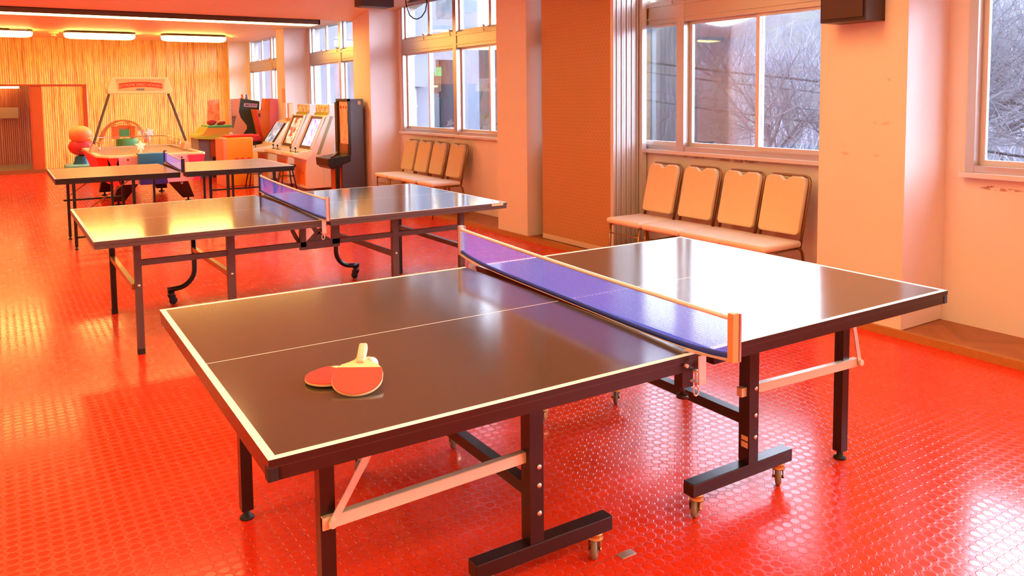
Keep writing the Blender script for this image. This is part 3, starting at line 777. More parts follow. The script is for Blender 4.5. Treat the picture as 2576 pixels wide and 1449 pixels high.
# ------------------------------------------------------------------ middle table
T2 = thing('table_tennis_table', 'middle table tennis table with slate top and curved caster legs', 'table tennis table', (1.835, 5.90, 0), 0, 'table tennis tables')
x0, x1, y0, y1 = .436, 3.235, 5.06, 6.72
for a, bb, e in ((x0, 1.80, 'l'), (1.84, x1, 'r')):
    half = obj('table_half', slab(a, bb, y0, y1, .738, .76, e+'fb', 5.89, .018), ['top2', 'white_line', 'brown_metal'], T2)
    f = MB(); f.box(a+.003, bb-.003, y0+.003, y0+.03, .715, .737); f.box(a+.003, bb-.003, y1-.03, y1-.003, .715, .737); f.box(a+.003, a+.03, y0+.03, y1-.03, .715, .737); f.box(bb-.03, bb-.003, y0+.03, y1-.03, .715, .737)
    obj('apron_frame', f, 'brown_metal', half)
obj('corner_sticker', MB().box(3.10, 3.20, y0-.0015, y0, .741, .757), 'paper', T2)
for x in (.69, 1.245, 2.41, 2.965):
    c = MB(); w = .024 if x in (1.245, 2.41) else .02
    c.box(x-w, x+w, 5.28, 5.32, .03, .715, 0); c.box(x-w*1.0, x+w*1.0, 5.278, 5.322, 0, .035, 1); c.lathe((x, 5.28, .43), [(0, 0), (.009, 0), (.009, .004), (0, .005)], (0, -1, 0), 10, 2)
    obj('leg', c, ['brown_metal', 'black_rubber', 'steel'], T2)
for x in (.67, 2.965):
    c = MB(); c.box(x-.019, x+.019, 6.41, 6.45, .03, .715, 0); c.box(x-.02, x+.02, 6.408, 6.452, 0, .035, 1)
    obj('leg', c, ['black_metal', 'black_rubber'], T2)
    obj('leg_crossbar', MB().box(x-.015, x+.015, 5.32, 6.41, .40, .435), 'bronze' if x < 1 else 'brown_metal', T2)
obj('long_rail', MB().box(.71, 2.945, 5.285, 5.315, .55, .585), 'brown_metal', T2)
for x, sg in ((1.24, -1), (2.385, 1)):
    pts = [(x, 6.45, .715), (x, 6.45, .26)]+[(x+sg*.14*(1-math.cos(t)), 6.45, .26-.14*math.sin(t)) for t in [PI/2*k/8 for k in range(1, 9)]]
    pts.append((x+sg*.20, 6.45, .118))
    obj('curved_leg', MB().tube(pts, .019, 10), 'black_metal', T2)
    caster(T2, x+sg*.175, 6.45, .10, 1.2+sg, 'black_metal', .03, 'black_rubber', .02)
    obj('leg_crossbar', MB().bar((x, 6.44, .41), (x+(.005 if sg < 0 else .02), 5.32, .42), .028, .035), 'bronze' if sg < 0 else 'brown_metal', T2)
c = MB(); c.box(1.705, 1.745, 5.285, 5.315, .53, .715); c.box(1.93, 1.985, 5.285, 5.315, .53, .715)
c.prism([(1.745, .55), (1.83, .63), (1.86, .63), (1.93, .58), (1.93, .53), (1.745, .53)], 'y', 5.29, 5.31)
c.bar((1.78, 5.30, .715), (1.84, 5.30, .62), .014, .03, up=(1, 0, 0)); c.bar((1.90, 5.30, .715), (1.84, 5.30, .62), .014, .03, up=(1, 0, 0)); c.bar((1.745, 5.30, .56), (1.85, 5.3, .66), .012, .024, up=(1, 0, 0))
c.tube([(1.655, 5.32, .715), (1.665, 5.32, .66), (1.69, 5.32, .61), (1.71, 5.32, .58)], .014, 8)
obj('hinge_truss', c, 'brown_metal', T2)
net_set((1.83, 5.9, .76), (1.779, 4.955), (1.876, 6.85), .915, .765, 'blue net across the middle table with pale near post', .775, ('steel', 'navy'), clamp_y=(5.05, 6.73), sag=.01, post_r=.009)

# ------------------------------------------------------------------ far table
T3 = thing('table_tennis_table', 'farthest table tennis table with thin black legs, before the air hockey', 'table tennis table', (1.735, 10.1, 0), 0, 'table tennis tables')
x0, x1, y0, y1 = .485, 2.985, 9.39, 10.83
for a, bb, e in ((x0, 1.70, 'l'), (1.76, x1, 'r')):
    half = obj('table_half', slab(a, bb, y0, y1, .74, .76, e+'fb', 10.1, .014), ['top3', 'white_line', 'black_metal'], T3)
    f = MB(); f.box(a+.003, bb-.003, y0+.003, y0+.03, .70, .739); f.box(a+.003, bb-.003, y1-.03, y1-.003, .70, .739); f.box(a+.003, a+.03, y0+.03, y1-.03, .70, .739); f.box(bb-.03, bb-.003, y0+.03, y1-.03, .70, .739)
    obj('apron_frame', f, 'black_metal', half)
for y in (9.43, 10.2):
    for x in ((.655, 1.225, 2.215, 2.75) if y < 10 else (.65, 1.21, 2.187, 2.79)):
        c = MB(); c.box(x-.015, x+.015, y-.015, y+.015, .03, .70, 0); foot(c, x, y, .018, .035, 1)
        obj('leg', c, ['black_metal', 'black_rubber'], T3)
obj('rail', MB().box(.60, 1.20, 10.19, 10.21, .435, .455), 'black_metal', T3)
obj('rail', MB().box(2.20, 2.80, 10.19, 10.21, .435, .455), 'black_metal', T3)
obj('rail', MB().box(.665, 1.22, 9.42, 9.44, .12, .14), 'black_metal', T3)
for a, bb in (((.66, 10.17, .50), (.93, 10.17, .70)), ((.80, 9.9, .35), (1.3, 9.9, .70))):
    obj('brace', MB().bar(a, bb, .006, .014, up=(1, 0, 0)), 'bronze', T3)
for x, y in ((1.03, 9.08+.5), (1.454, 9.6), (1.99, 9.6), (2.31, 9.6)):
    u = MB().box(x-.012, x+.012, y-.012, y+.012, .09, .70); obj('caster_leg', u, 'black_metal', T3)
    caster(T3, x, y, .09, 1+x, 'steel', .028, 'black_rubber', .02)
net_set((1.75, 10.1, .76), (1.70, 9.255), (1.80, 10.93), .905, .765, 'blue net across the farthest table with dark navy near post', .775, ('navy', 'navy'), clamp_y=(9.37, 10.86), sag=.004, post_r=.016)

# ------------------------------------------------------------------ chairs
def make_chair(fabric, seatm, label, group, notch_hole=False):
    t = thing('banquet_chair', label, 'chair', (0, 0, 0), 0, group)
    s = MB()
    s.rbox(-.225, .20, -.215, .215, .415, .468, .022)
    obj('seat', s, seatm, t, local=True)
    # back pad with handle notch, leaning back (towards +x)
    n = 9; out = []
    w = .185; h0, h1 = .50, .945
    pts = []
    pts += [(-w+.02, h0), (w-.02, h0), (w, h0+.02)]
    pts += [(w, h1-.06), (w-.012, h1-.02), (w-.045, h1)]
    pts += [(.055, h1-.002), (.03, h1-.02), (.012, h1-.034), (-.012, h1-.034), (-.03, h1-.02), (-.055, h1-.002)]
    pts += [(-w+.045, h1), (-w+.012, h1-.02), (-w, h1-.06), (-w, h0+.02)]
    b_ = MB().prism(pts, 'x', -.024, .024, 0, True)
    lean = Matrix.Translation((.20, 0, .5)) @ Matrix.Rotation(math.radians(13), 4, 'Y') @ Matrix.Translation((0, 0, -.5))
    b_.xform(lean); obj('backrest', b_, fabric, t, .012, local=True)
    f = MB(); r = .0115
    bp_ = [(.03, -w-.004, .40), (.03, -w-.004, h1-.05)]+[(.03, -w-.004+.045*(1-math.cos(a)), h1-.05+.06*math.sin(a)) for a in [PI/2*k/5 for k in range(1, 6)]]
    bp_ += [(.03, w+.004-.045*(1-math.cos(a)), h1-.05+.06*math.sin(a)) for a in [PI/2*k/5 for k in range(5, 0, -1)]]+[(.03, w+.004, h1-.05), (.03, w+.004, .40)]
    f.tube(bp_, r, 8); f.xform(lean); obj('back_frame', f, 'bronze', t, local=True)
    for sy in (-1, 1):
        l = MB(); y = sy*.19
        l.tube([(-.19, y, .41), (-.20, y, .2), (-.215, y, 0.0)], r, 8); obj('leg', l, 'bronze', t, local=True)
        l = MB(); l.tube([(.17, y, .41), (.21, y, .40), (.235, y, .37), (.275, y, .2), (.30, y, .044)], r, 8); obj('leg', l, 'bronze', t, local=True)
        l = MB(); l.tube([(-.19, y, .405), (.2, y, .405)], .009, 6); l.tube([(-.20, y, .30), (.25, y, .30)], .006, 6) if sy < 0 else None
        obj('seat_rail', l, 'bronze', t, local=True)
    l = MB(); l.tube([(-.20, -.19, .33), (-.20, .19, .33)], .006, 6); obj('stretcher', l, 'bronze', t, local=True)
    return t
near = make_chair('fabric', 'seat_pale', '', 'cream chairs under the near window')
far = make_chair('fabric_far', 'seat_pale', '', 'beige chairs under the far window')
NL = ['cream banquet chair nearest the folding partition, leftmost of the near four', 'cream banquet chair second from the folding partition, near row',
      'cream banquet chair third from the folding partition, beside the rightmost', 'cream banquet chair rightmost of the near four, closest to the speaker pillar']
FL = ['beige patterned chair leftmost under the far window, by the black cabinet', 'beige patterned chair second from left under the far window',
      'beige patterned chair third from left under the far window', 'beige patterned chair rightmost under the far window']
for proto, labs, ys, x in ((near, NL, (5.29, 4.83, 4.385, 3.955), 4.80), (far, FL, (10.6, 10.15, 9.71, 9.20), 4.84)):
    for i, y in enumerate(ys):
        c = proto if i == 0 else copy_tree(proto)
        c.location = (x, y, 0); c['label'] = labs[i]; c.rotation_euler = (0, 0, (0, .02, -.015, .01)[i])

# ------------------------------------------------------------------ air hockey table
H = thing('air_hockey_table', 'white and red air hockey table with overhead sign arch', 'air hockey table', (1.95, 13.9, 0))
xa, xb, ya, yb = 1.20, 2.66, 12.66, 15.3; ch = .10
def octo(x0, x1, y0, y1, cl, cr): return [(x0+cl, y0), (x1-cr, y0), (x1, y0+cr), (x1, y1-cr), (x1-cr, y1), (x0+cl, y1), (x0, y1-cl), (x0, y0+cl*2.2)]
def loft(p0, z0, p1, z1, mi=0):
    b = MB(); n = len(p0); b.add([(p[0], p[1], z0) for p in p0]+[(p[0], p[1], z1) for p in p1], [(k, (k+1) % n, n+(k+1) % n, n+k) for k in range(n)]+[tuple(range(n))[::-1], tuple(range(n, 2*n))], mi); return b
top = octo(xa, xb, ya, yb, .14, .03); bot_ = octo(xa+.16, xb-.16, ya+.10, yb-.1, .14, .03)
body = loft(bot_, .33, top, .735)
for i, f in enumerate(body.f[:8]): body.mi[i] = (0, 2, 1, 0, 0, 1, 1, 3)[i]
obj('table_body', body, ['white', 'pink', 'pink', 'redp'], H)
q = MB(); q.prism([(xa+.12, .735), (1.46, .735), (1.36, .33), (xa+.28, .33)], 'y', ya+.02, ya-.006); q.xform(Matrix.Identity(4)); obj('red_side_panel', q, 'redp', H)
q = MB(); q.prism([(2.40, .735), (xb-.01, .735), (xb-.10, .33), (2.52, .33)], 'y', ya+.02, ya-.006); obj('pink_side_panel', q, 'pink', H)
for x in (1.585, 2.32): obj('panel_screw', MB().lathe((x, ya-.002, .70), [(0, 0), (.012, 0), (.012, .008), (0, .009)], (0, -1, 0), 12), 'black', H)
rim = MB(); n8 = len(top); inn = octo(xa+.07, xb-.07, ya+.07, yb-.07, .11, .03)
rim.add([(p[0], p[1], z) for z in (.735, .765) for p in top]+[(p[0], p[1], z) for z in (.735, .765) for p in inn],
        [f for k in range(n8) for f in ((k, (k+1) % n8, n8+(k+1) % n8, n8+k), (n8+k, n8+(k+1) % n8, 3*n8+(k+1) % n8, 3*n8+k), (3*n8+k, 3*n8+(k+1) % n8, 2*n8+(k+1) % n8, 2*n8+k))])
obj('rim', rim, 'cream_p', H, .006)
ps = MB().prism(inn, 'z', .736, .742); obj('playing_surface', ps, 'top3', H)
ac = MB()
for p, q_ in ((inn[6], inn[7]), (inn[7], inn[0]), (inn[5], inn[6]), (inn[4], inn[5]), (inn[2], inn[3]), (inn[3], inn[4])):
    ac.bar((p[0], p[1], .80), (q_[0], q_[1], .80), .006, .10)
obj('clear_guard', ac, 'acrylic', H)
rl = MB(); rl.tube([(xa+.08, ya+.5, .77), (xa+.08, ya+.6, .92), (xa+.08, yb-.3, .93), (xa+.2, yb-.1, .93), (xb-.2, yb-.1, .93), (xb-.08, yb-.3, .92), (xb-.08, ya+1.6, .90), (xb-.08, ya+1.5, .78)], .008, 8)
obj('guard_rail', rl, 'chrome', H)
bx = loft([(1.73, ya-.10), (2.10, ya-.10), (2.10, ya+.12), (1.73, ya+.12)], .33, [(1.71, ya-.14), (2.06, ya-.14), (2.06, ya+.12), (1.71, ya+.12)], .56)
obj('puck_box', bx, 'blue', H, .005)
obj('goal_box', MB().rbox(1.71, 2.06, ya-.15, ya+.12, .56, .79, .012), 'teal', H)
for x, y, dx, dy, nm in ((1.62, 13.0, -.13, .12, 0), (2.30, 13.0, .16, .04, 0), (1.56, 14.5, -.10, .12, 1), (2.24, 14.5, .10, .16, 1)):
    l = MB(); a = [(x-.14, y-.09), (x+.14, y-.09), (x+.14, y+.09), (x-.14, y+.09)]; c_ = [(p[0]*.6+x*.4+dx-.0, p[1]*.6+y*.4+dy) for p in a]
    l2 = loft(c_, .055, a, .33); lg = obj('leg', l2, 'black', H, .008)
    obj('levelling_foot', MB().lathe((x+dx, y+dy, 0), [(0, 0), (.05, 0), (.045, .012), (.015, .02), (.012, .06)]), 'black_rubber', lg)
for xx, sg in ((1.22, 1), (2.65, -1)):
    yy = 13.85
    zt = 1.66; xt = 1.51 if sg > 0 else 2.37
    p = MB(); p.bar((xx, yy, .76), (xt, yy, zt), .04, .035, up=(1, 0, 0)); obj('sign_post', p, 'brown_metal', H, .004)
    p = MB(); p.prism([(xx-.03*sg, .75), (xx+.10*sg, .75), (xx+.08*sg, .86), (xx+.03*sg, .90)], 'y', yy-.12, yy+.12); obj('post_bracket', p, 'peach', H)
hd = MB(); yy = 13.78
hd.prism([(1.49, 1.665), (2.41, 1.665), (2.42, 1.73), (2.36, 1.925), (1.555, 1.925), (1.48, 1.73)], 'y', yy, yy+.24)
so = obj('sign_head', hd, 'cream_p', H, .01)
obj('sign_face', MB().prism([(1.63, 1.71), (2.29, 1.71), (2.32, 1.895), (1.60, 1.895)], 'y', yy-.006, yy+.02), 'peach', so)
bn = MB(); k = 12
for i in range(k):
    u0, u1 = i/k, (i+1)/k; xx0, xx1 = 1.645+.63*u0, 1.645+.63*u1; c0, c1 = .03*(1-(2*u0-1)**2), .03*(1-(2*u1-1)**2)
    bn.add([(xx0, yy-.009, 1.74+c0), (xx1, yy-.009, 1.74+c1), (xx1, yy-.009, 1.82+c1), (xx0, yy-.009, 1.82+c0), (xx0, yy-.005, 1.74+c0), (xx1, yy-.005, 1.74+c1), (xx1, yy-.005, 1.82+c1), (xx0, yy-.005, 1.82+c0)],
           [(0, 1, 2, 3), (7, 6, 5, 4), (0, 4, 5, 1), (3, 2, 6, 7)])
obj('banner', bn, 'letter_r', so)
txt = 'EXTREME SPEED HOCKEY'
lt = text_mesh('lettering', txt, .058, frame((1.96, yy-.011, 1.800), (1, 0, 0), (0, 0, 1)), 'peach', so, .001, .92)
for v in lt.data.vertices:
    w_ = worldmat(so) @ v.co; u = (w_.x-1.645)/.63; v.co.z += .03*(1-(2*u-1)**2)-.026
obj('badge', MB().prism([(1.90+.0, 1.715), (2.0, 1.715), (2.015, 1.73), (2.0, 1.745), (1.90, 1.745), (1.885, 1.73)], 'y', yy-.012, yy), 'greyblue', so)
sc_ = MB()
for i in range(14): sc_.box(1.63+i*.05, 1.65+i*.05, yy-.010, yy, 1.865, 1.885)
obj('vent_row', sc_, 'salmon', so)
for i, (x, y, s_) in enumerate(((2.36, 15.9, 1), (2.28, 15.9, .8), (1.93, 12.95, .9))):
    pass
# small white star ornament standing on the near rim
t = thing('star_ornament', 'white star shaped ornament at the near end of the air hockey table', 'ornament', (1.82, 13.1, .742))
st = MB(); pl = []
for k in range(10):
    a = PI/2+2*PI*k/10; r = .085 if k % 2 == 0 else .042; pl.append((1.82+r*math.cos(a), .875+r*math.sin(a)))
st.prism(pl, 'y', 13.08, 13.12); obj('star', st, 'ball', t, .008); obj('stem', MB().cyl((1.82, 13.1, .742), (1.82, 13.1, .83), .018), 'ivory_white', t)

t = thing('star_ornament', 'white star shaped ornament on the far rim of the air hockey table', 'ornament', (2.27, 15.27, .765))
st = MB(); pl = []
for k in range(10):
    a = PI/2+2*PI*k/10+.3; r = .10 if k % 2 == 0 else .05; pl.append((2.27+r*math.cos(a), .985+r*math.sin(a)))
st.prism(pl, 'y', 15.25, 15.29); obj('star', st, 'ball', t, .008); obj('stem', MB().cyl((2.27, 15.27, .764), (2.27, 15.27, .93), .014), 'ivory_white', t)
# ------------------------------------------------------------------ kiddie ride and domed machine
t = thing('kiddie_ride', 'red coin ride on a pale blue base beside the air hockey table', 'kiddie ride', (1.4, 18.0, 0))
obj('base', MB().rbox(1.12, 1.66, 17.7, 18.4, 0, .30, .05), 'cyan', t)
obj('pedestal', MB().lathe((1.42, 18.0, .29), [(.17, 0), (.14, .06), (.12, .14), (.10, .17)]), 'teal', t)
obj('spring', MB().lathe((1.42, 18.0, .46), [(.05, 0), (.07, .02), (.05, .04), (.07, .06), (.05, .08)]), 'black', t)
obj('seat_tub', MB().ball((1.42, 18.05, .64), .23, 20, sc3=(1, .9, .78)), 'toyred', t)
obj('headrest', MB().ball((1.42, 18.0, .885), .205, 20, sc3=(1.05, .75, .88)), 'skin_tan', t)
obj('handlebar', MB().tube([(1.36, 17.78, .56), (1.46, 17.66, .60), (1.58, 17.72, .58)], .015, 8), 'chrome', t)
t = thing('orange_signboard', 'narrow orange upright board between the ride and air hockey table', 'signboard', (1.62, 17.2, 0))
p = MB(); p.prism([(1.50, 0), (1.66, 0), (1.60, .62), (1.54, .62)], 'y', 17.2, 17.24); obj('board', p, 'orange', t)
p = MB(); p.box(1.62, 1.645, 17.19, 17.2, .02, .32); p.box(1.655, 1.68, 17.19, 17.2, .0, .28); obj('marking', p, 'bamboo_brown', t)
t = thing('domed_game_machine', 'game machine under a clear dome behind the air hockey table', 'game machine', (2.1, 17.1, 0))
obj('pedestal', MB().lathe((2.08, 17.2, 0), [(.30, 0), (.26, .1), (.24, .55), (.36, .62), (.36, .66)]), 'orange', t)
obj('green_drum', MB().lathe((2.14, 17.1, .64), [(.0, 0), (.19, 0), (.2, .02), (.19, .17), (0, .18)]), 'green', t)
obj('clear_dome', MB().ball((2.08, 17.1, .72), .44, 28, sc3=(1, .9, 1.06), half=True), 'dome', t)
q = MB(); q.box(1.88, 2.0, 17.0, 17.1, .82, 1.06); q.box(2.2, 2.28, 17.0, 17.1, .82, 1.06); q.box(1.98, 2.22, 17.05, 17.1, 1.0, 1.08); obj('orange_tower', q, 'orange', t)
q = MB(); q.box(2.0, 2.18, 17.02, 17.12, .86, 1.0); obj('green_window', q, 'green', t)

# ------------------------------------------------------------------ upright arcade cabinets
def candy_cabinet(y0, y1, label, art, near_decal):
    t = thing('arcade_cabinet', label, 'arcade cabinet', (4.5, (y0+y1)/2, 0), 0, 'white arcade cabinets along the windows')
    side = [(4.32, .05), (4.32, .53), (4.42, .70), (4.50, .86), (4.60, 1.08), (4.70, 1.27), (4.735, 1.30), (4.735, 1.455), (4.96, 1.455), (4.94, 1.25), (4.80, .75), (4.76, .05)]
    obj('cabinet_body', MB().prism(side, 'y', y0, y1), 'ivory_white', t, .008)
    cp = MB(); cp.prism([(4.10, .60), (4.10, .648), (4.42, .70), (4.42, .60), (4.32, .53)], 'y', y0-.01, y1+.01)
    cpo = obj('control_panel', cp, 'ivory', t, .006)
    for k, yy in enumerate((y0+.16, y0+.42)):
        j = MB(); j.cyl((4.19, yy, .66), (4.19, yy, .72), .006, n=8); j.ball((4.19, yy, .73), .019, 10); obj('joystick', j, 'dkgreen', cpo)
        bt = MB()
        for i in range(3): bt.cyl((4.17+.02*i, yy-.05-.03*i, .66), (4.17+.02*i, yy-.05-.03*i, .675), .011, n=10)
        obj('button', bt, 'black', cpo)
    # screen slopes back between side rails
    nrm = Vector((-.895, 0, .446)); a = Vector((4.425, 0, .705)); c = Vector((4.675, 0, 1.255))
    def quad(y_0, y_1, s0, s1, off, th):
        d = c-a; p, q_ = a+d*s0+nrm*off, a+d*s1+nrm*off; q2, p2 = q_-nrm*th, p-nrm*th
        b = MB(); b.prism([(p.x, p.z), (q_.x, q_.z), (q2.x, q2.z), (p2.x, p2.z)], 'y', y_0, y_1); return b
    fr = MB(); b1 = quad(y0+.02, y1-.02, 0, .98, .014, .03); obj('screen_bezel', b1, 'bezel', t)
    sco = obj('screen', quad(y0+.11, y1-.11, .08, .90, .018, .02), art, t)
    for yy in (y0+.012, y1-.012): 
        d = c-a; rr = MB(); rr.bar(a+Vector((0, yy, 0))+nrm*.02, c+Vector((0, yy, 0))+nrm*.02, .03, .035, up=nrm); obj('side_rail', rr, 'ivory', t)
    mq = MB(); mq.box(4.722, 4.736, y0+.05, y1-.05, 1.32, 1.44); mo = obj('marquee', mq, 'art_gold', t)
    obj('marquee_strip', MB().box(4.715, 4.724, y0+.04, y1-.04, 1.365, 1.375), 'ivory', mo)
    obj('speaker_strip', MB().box(4.70, 4.722, y0+.03, y1-.03, 1.275, 1.31), 'lime', t)
    fp = MB(); fp.box(4.312, 4.32, y0+.07, y1-.05, .10, .48); obj('front_panel', fp, 'salmon', t)
    cd = MB(); cd.box(4.306, 4.313, y0+.12, y1-.22, .12, .34); cdo = obj('coin_door', cd, 'orange', t)
    obj('door_lock', MB().lathe((4.306, y0+.16, .30), [(0, 0), (.012, 0), (.012, .006), (0, .007)], (-1, 0, 0), 10), 'black', cdo)
    if near_decal:
        dc = MB(); dc.prism([(4.50, .62), (4.56, .62), (4.80, 1.24), (4.76, 1.26)], 'y', y0-.004, y0+.001); obj('side_decal', dc, 'decal', t)
        obj('side_seam', MB().box(4.735, 4.955, y0-.003, y0, 1.245, 1.25), 'greyblue', t)
        rl_ = MB(); rl_.bar((4.60, y0-.004, .08), (4.60, y0-.004, .64), .012, .006, up=(0, 1, 0)); obj('side_groove', rl_, 'ivory_white', t)
    return t
candy_cabinet(12.95, 13.62, 'white arcade cabinet with violet screen, nearest of the white ones', 'art_blue', True)
candy_cabinet(13.95, 14.62, 'white arcade cabinet with red screen, behind the violet screen one', 'art_red', False)
t = thing('arcade_cabinet', 'low white arcade cabinet with grey blue screen, farthest of the white ones', 'arcade cabinet', (4.45, 15.4, 0), 0, 'white arcade cabinets along the windows')
obj('cabinet_body', MB().prism([(4.28, .05), (4.28, .55), (4.40, .72), (4.66, 1.10), (4.76, 1.15), (4.78, 1.0), (4.76, .05)], 'y', 15.05, 15.75), 'ivory', t, .01)
cpo = obj('control_panel', MB().prism([(3.98, .58), (3.98, .62), (4.40, .68), (4.40, .55)], 'y', 15.0, 15.8), 'ivory', t, .006)
for yy in (15.2, 15.5):
    j = MB(); j.cyl((4.1, yy, .62), (4.1, yy, .69), .006, n=8); j.ball((4.1, yy, .70), .018, 10); obj('joystick', j, 'black', cpo)
n_ = Vector((-.825, 0, .565)); a_, c_ = Vector((4.41, 0, .74)), Vector((4.65, 0, 1.09))
for nm, y0_, y1_, off, mt in (('screen_bezel', 15.08, 15.72, .010, 'bezel'), ('screen', 15.16, 15.64, .016, 'art_grey')):
    p, q_ = a_+n_*off, c_+n_*off; obj(nm, MB().prism([(p.x, p.z), (q_.x, q_.z), (q_.x+.01, q_.z-.02), (p.x+.01, p.z-.02)], 'y', y0_, y1_), mt, t)
obj('front_panel', MB().box(4.27, 4.28, 15.12, 15.68, .1, .48), 'salmon', t)

t = thing('arcade_cabinet', 'tall narrow black arcade cabinet with orange poster against the pillar', 'arcade cabinet', (4.75, 12.27, 0))
obj('cabinet_body', MB().prism([(4.745, 1.545), (4.955, 1.545), (4.96, .045), (4.60, .045), (4.60, .58), (4.735, .66), (4.745, .72)], 'y', 12.02, 12.53), ['charcoal'], t, .005)
obj('base_plinth', MB().box(4.61, 4.95, 12.03, 12.52, 0, .046), 'black', t)
sh = MB(); sh.prism([(4.37, .655), (4.73, .70), (4.73, .60), (4.60, .56), (4.44, .49), (4.38, .54)], 'y', 12.0, 12.55); obj('control_shelf', sh, 'black', t, .008)
fr = MB(); fr.box(4.715, 4.745, 12.02, 12.05, .70, 1.545); fr.box(4.715, 4.745, 12.50, 12.53, .70, 1.545); fr.box(4.715, 4.745, 12.02, 12.53, 1.51, 1.55); fr.box(4.69, 4.745, 12.44, 12.53, .70, 1.50)
obj('front_frame', fr, 'black', t)
po_ = obj('poster', MB().box(4.735, 4.744, 12.06, 12.45, .86, 1.505), 'art_orange', t)
q = MB()
for i in range(3): q.cyl((4.734, 12.15+.11*i, 1.42), (4.730, 12.15+.11*i, 1.42), .025, n=12)
q.box(4.732, 4.736, 12.08, 12.11, 1.15, 1.38); obj('poster_print', q, 'letter_r', po_)
obj('dispenser', MB().box(4.71, 4.744, 12.06, 12.46, .70, .86), 'bronze', t)
q = MB()
for i in range(4): q.bar((4.45+.05*i, 12.08+.07*i, .672+.008*i), (4.56+.04*i, 12.2+.07*i, .70+.008*i), .03, .02)
obj('coin_mechanism', q, 'bronze', t)
obj('lower_panel', MB().box(4.592, 4.602, 12.06, 12.49, .08, .50), 'jamb', t)
obj('front_post', MB().box(4.50, 4.56, 12.03, 12.07, 0, .52), 'black', t)
obj('white_tag', MB().box(4.87, 4.915, 12.015, 12.02, 1.46, 1.515), 'paper', t)

t.location.x -= .228; t.location.y -= .57
# punching machine with lettered dark side panel
t = thing('boxing_game_machine', 'game machine with black lettered side, green and yellow playfield', 'game machine', (4.0, 16.8, 0))
obj('side_panel', MB().prism([(4.165, 1.575), (4.56, 1.51), (4.52, .82), (4.28, .80), (4.06, .78), (4.20, .86), (4.275, .96), (4.27, 1.03), (4.16, 1.18), (4.125, 1.30)], 'y', 16.5, 16.56), 'dkgreen', t)
obj('cabinet_body', MB().prism([(4.10, 1.56), (4.55, 1.50), (4.51, .82), (4.10, .80), (4.22, 1.0), (4.12, 1.25)], 'y', 16.56, 17.3), 'orange', t)
cvv = [(3.95, 1.56), (4.10, 1.56), (4.10, 1.2)]+arc((4.02, .98), .24, 20, -75, 6)+[(3.80, .76), (3.95, .90)]
sp = obj('score_column', MB().prism([(3.93, 1.56), (4.165, 1.57), (4.125, 1.30), (4.16, 1.18), (4.27, 1.03), (4.275, .96), (4.20, .86), (4.04, .79), (3.60, .76), (3.75, .84), (3.92, .95)], 'y', 16.44, 16.52), 'peach', t)
q = MB()
for i in range(11): q.box(3.985, 4.01+.006*i, 16.43, 16.44, .99+.022*i, 1.0+.022*i)
for i in range(4): q.box(3.985, 4.0, 16.43, 16.44, 1.27+.07*i, 1.278+.07*i)
obj('score_marks', q, 'black', sp)
obj('column_trim', MB().prism([(3.925, 1.55), (3.98, 1.555), (3.975, .98), (3.925, .95)], 'y', 16.425, 16.44), 'cream_p', t)
obj('backdrop', MB().prism([(3.70, 1.54), (3.93, 1.56), (3.93, .95), (3.68, .95)], 'y', 17.2, 17.28), 'art_orange', t)
obj('playfield', MB().prism([(3.28, .80), (3.30, .845), (3.42, .88), (3.50, 1.0), (3.62, 1.03), (3.95, 1.0), (4.0, .80)], 'y', 16.42, 17.2), 'gold', t, .01)
obj('playfield_rim', MB().prism([(3.24, .79), (3.24, .835), (3.60, .85), (3.95, .87), (4.05, .80), (3.6, .765)], 'y', 16.38, 16.43), 'lime', t, .008)
obj('green_ring', MB().box(3.52, 3.98, 16.40, 17.1, 1.0, 1.045), 'green', t, .01)
q = MB(); q.ball((3.62, 16.6, 1.10), .075, 12, sc3=(1.2, .8, .8)); q.ball((3.80, 16.6, 1.09), .07, 12, sc3=(1.5, .8, .7)); obj('punch_pad', q, 'toyred', t)
obj('pad_cord', MB().tube([(3.66, 16.5, 1.05), (3.75, 16.5, 1.12), (3.85, 16.5, 1.13)], .012, 6), 'cream_p', t)
obj('ball_emblem', MB().lathe((3.93, 16.375, .86), [(0, 0), (.045, 0), (.045, .006), (0, .007)], (0, -1, 0)), 'ball', t)
obj('lower_body', MB().box(3.34, 3.60, 16.5, 17.2, 0, .78), 'greyblue', t)
obj('coin_panel', MB().box(3.56, 3.66, 16.46, 16.5, .42, .77), 'jamb', t)
obj('green_base', MB().box(3.60, 4.10, 16.55, 17.2, 0, .78), 'dkgreen', t)
m_ = frame((4.375, 16.492, 1.43), (1, 0, -.03), (0, 0, 1))
obj('letter_plate', MB().prism([(4.24, 1.405), (4.50, 1.385), (4.515, 1.46), (4.25, 1.475)], 'y', 16.494, 16.50), 'letter_w', t)
text_mesh('lettering', 'SMOKER', .066, m_, 'letter_p', t, .0012, .95, .2, .001)

t = thing('toy_vending_cabinet', 'orange cabinet with candy pink side between game machines', 'game machine', (4.55, 16.2, 0))
def SC(pts, k=1.058): return [(x*k, 1.567+(z-1.567)*k) for x, z in pts]
obj('pink_side', MB().prism(SC([(4.40, 1.565), (4.65, 1.55), (4.60, .82), (4.36, .80)]), 'y', 16.06, 16.10), 'pinkc', t)
obj('cabinet_body', MB().prism(SC([(4.316, 1.565), (4.64, 1.555), (4.60, .13), (4.22, .13), (4.20, .83), (4.10, 1.365), (4.286, 1.34)]), 'y', 16.10, 16.36), 'orange', t)
obj('red_edge', MB().prism(SC([(4.10, 1.365), (4.135, 1.34), (4.24, .84), (4.20, .80)]), 'y', 16.07, 16.10), 'redp', t)
obj('front_board', MB().prism(SC([(4.286, 1.34), (4.33, 1.55), (4.40, 1.56), (4.36, .80), (4.24, .82), (4.14, 1.33)]), 'y', 16.065, 16.10), 'orange', t)
obj('pink_tray', MB().rbox(4.16, 4.44, 15.95, 16.1, .72, .82, .03), 'pink', t)
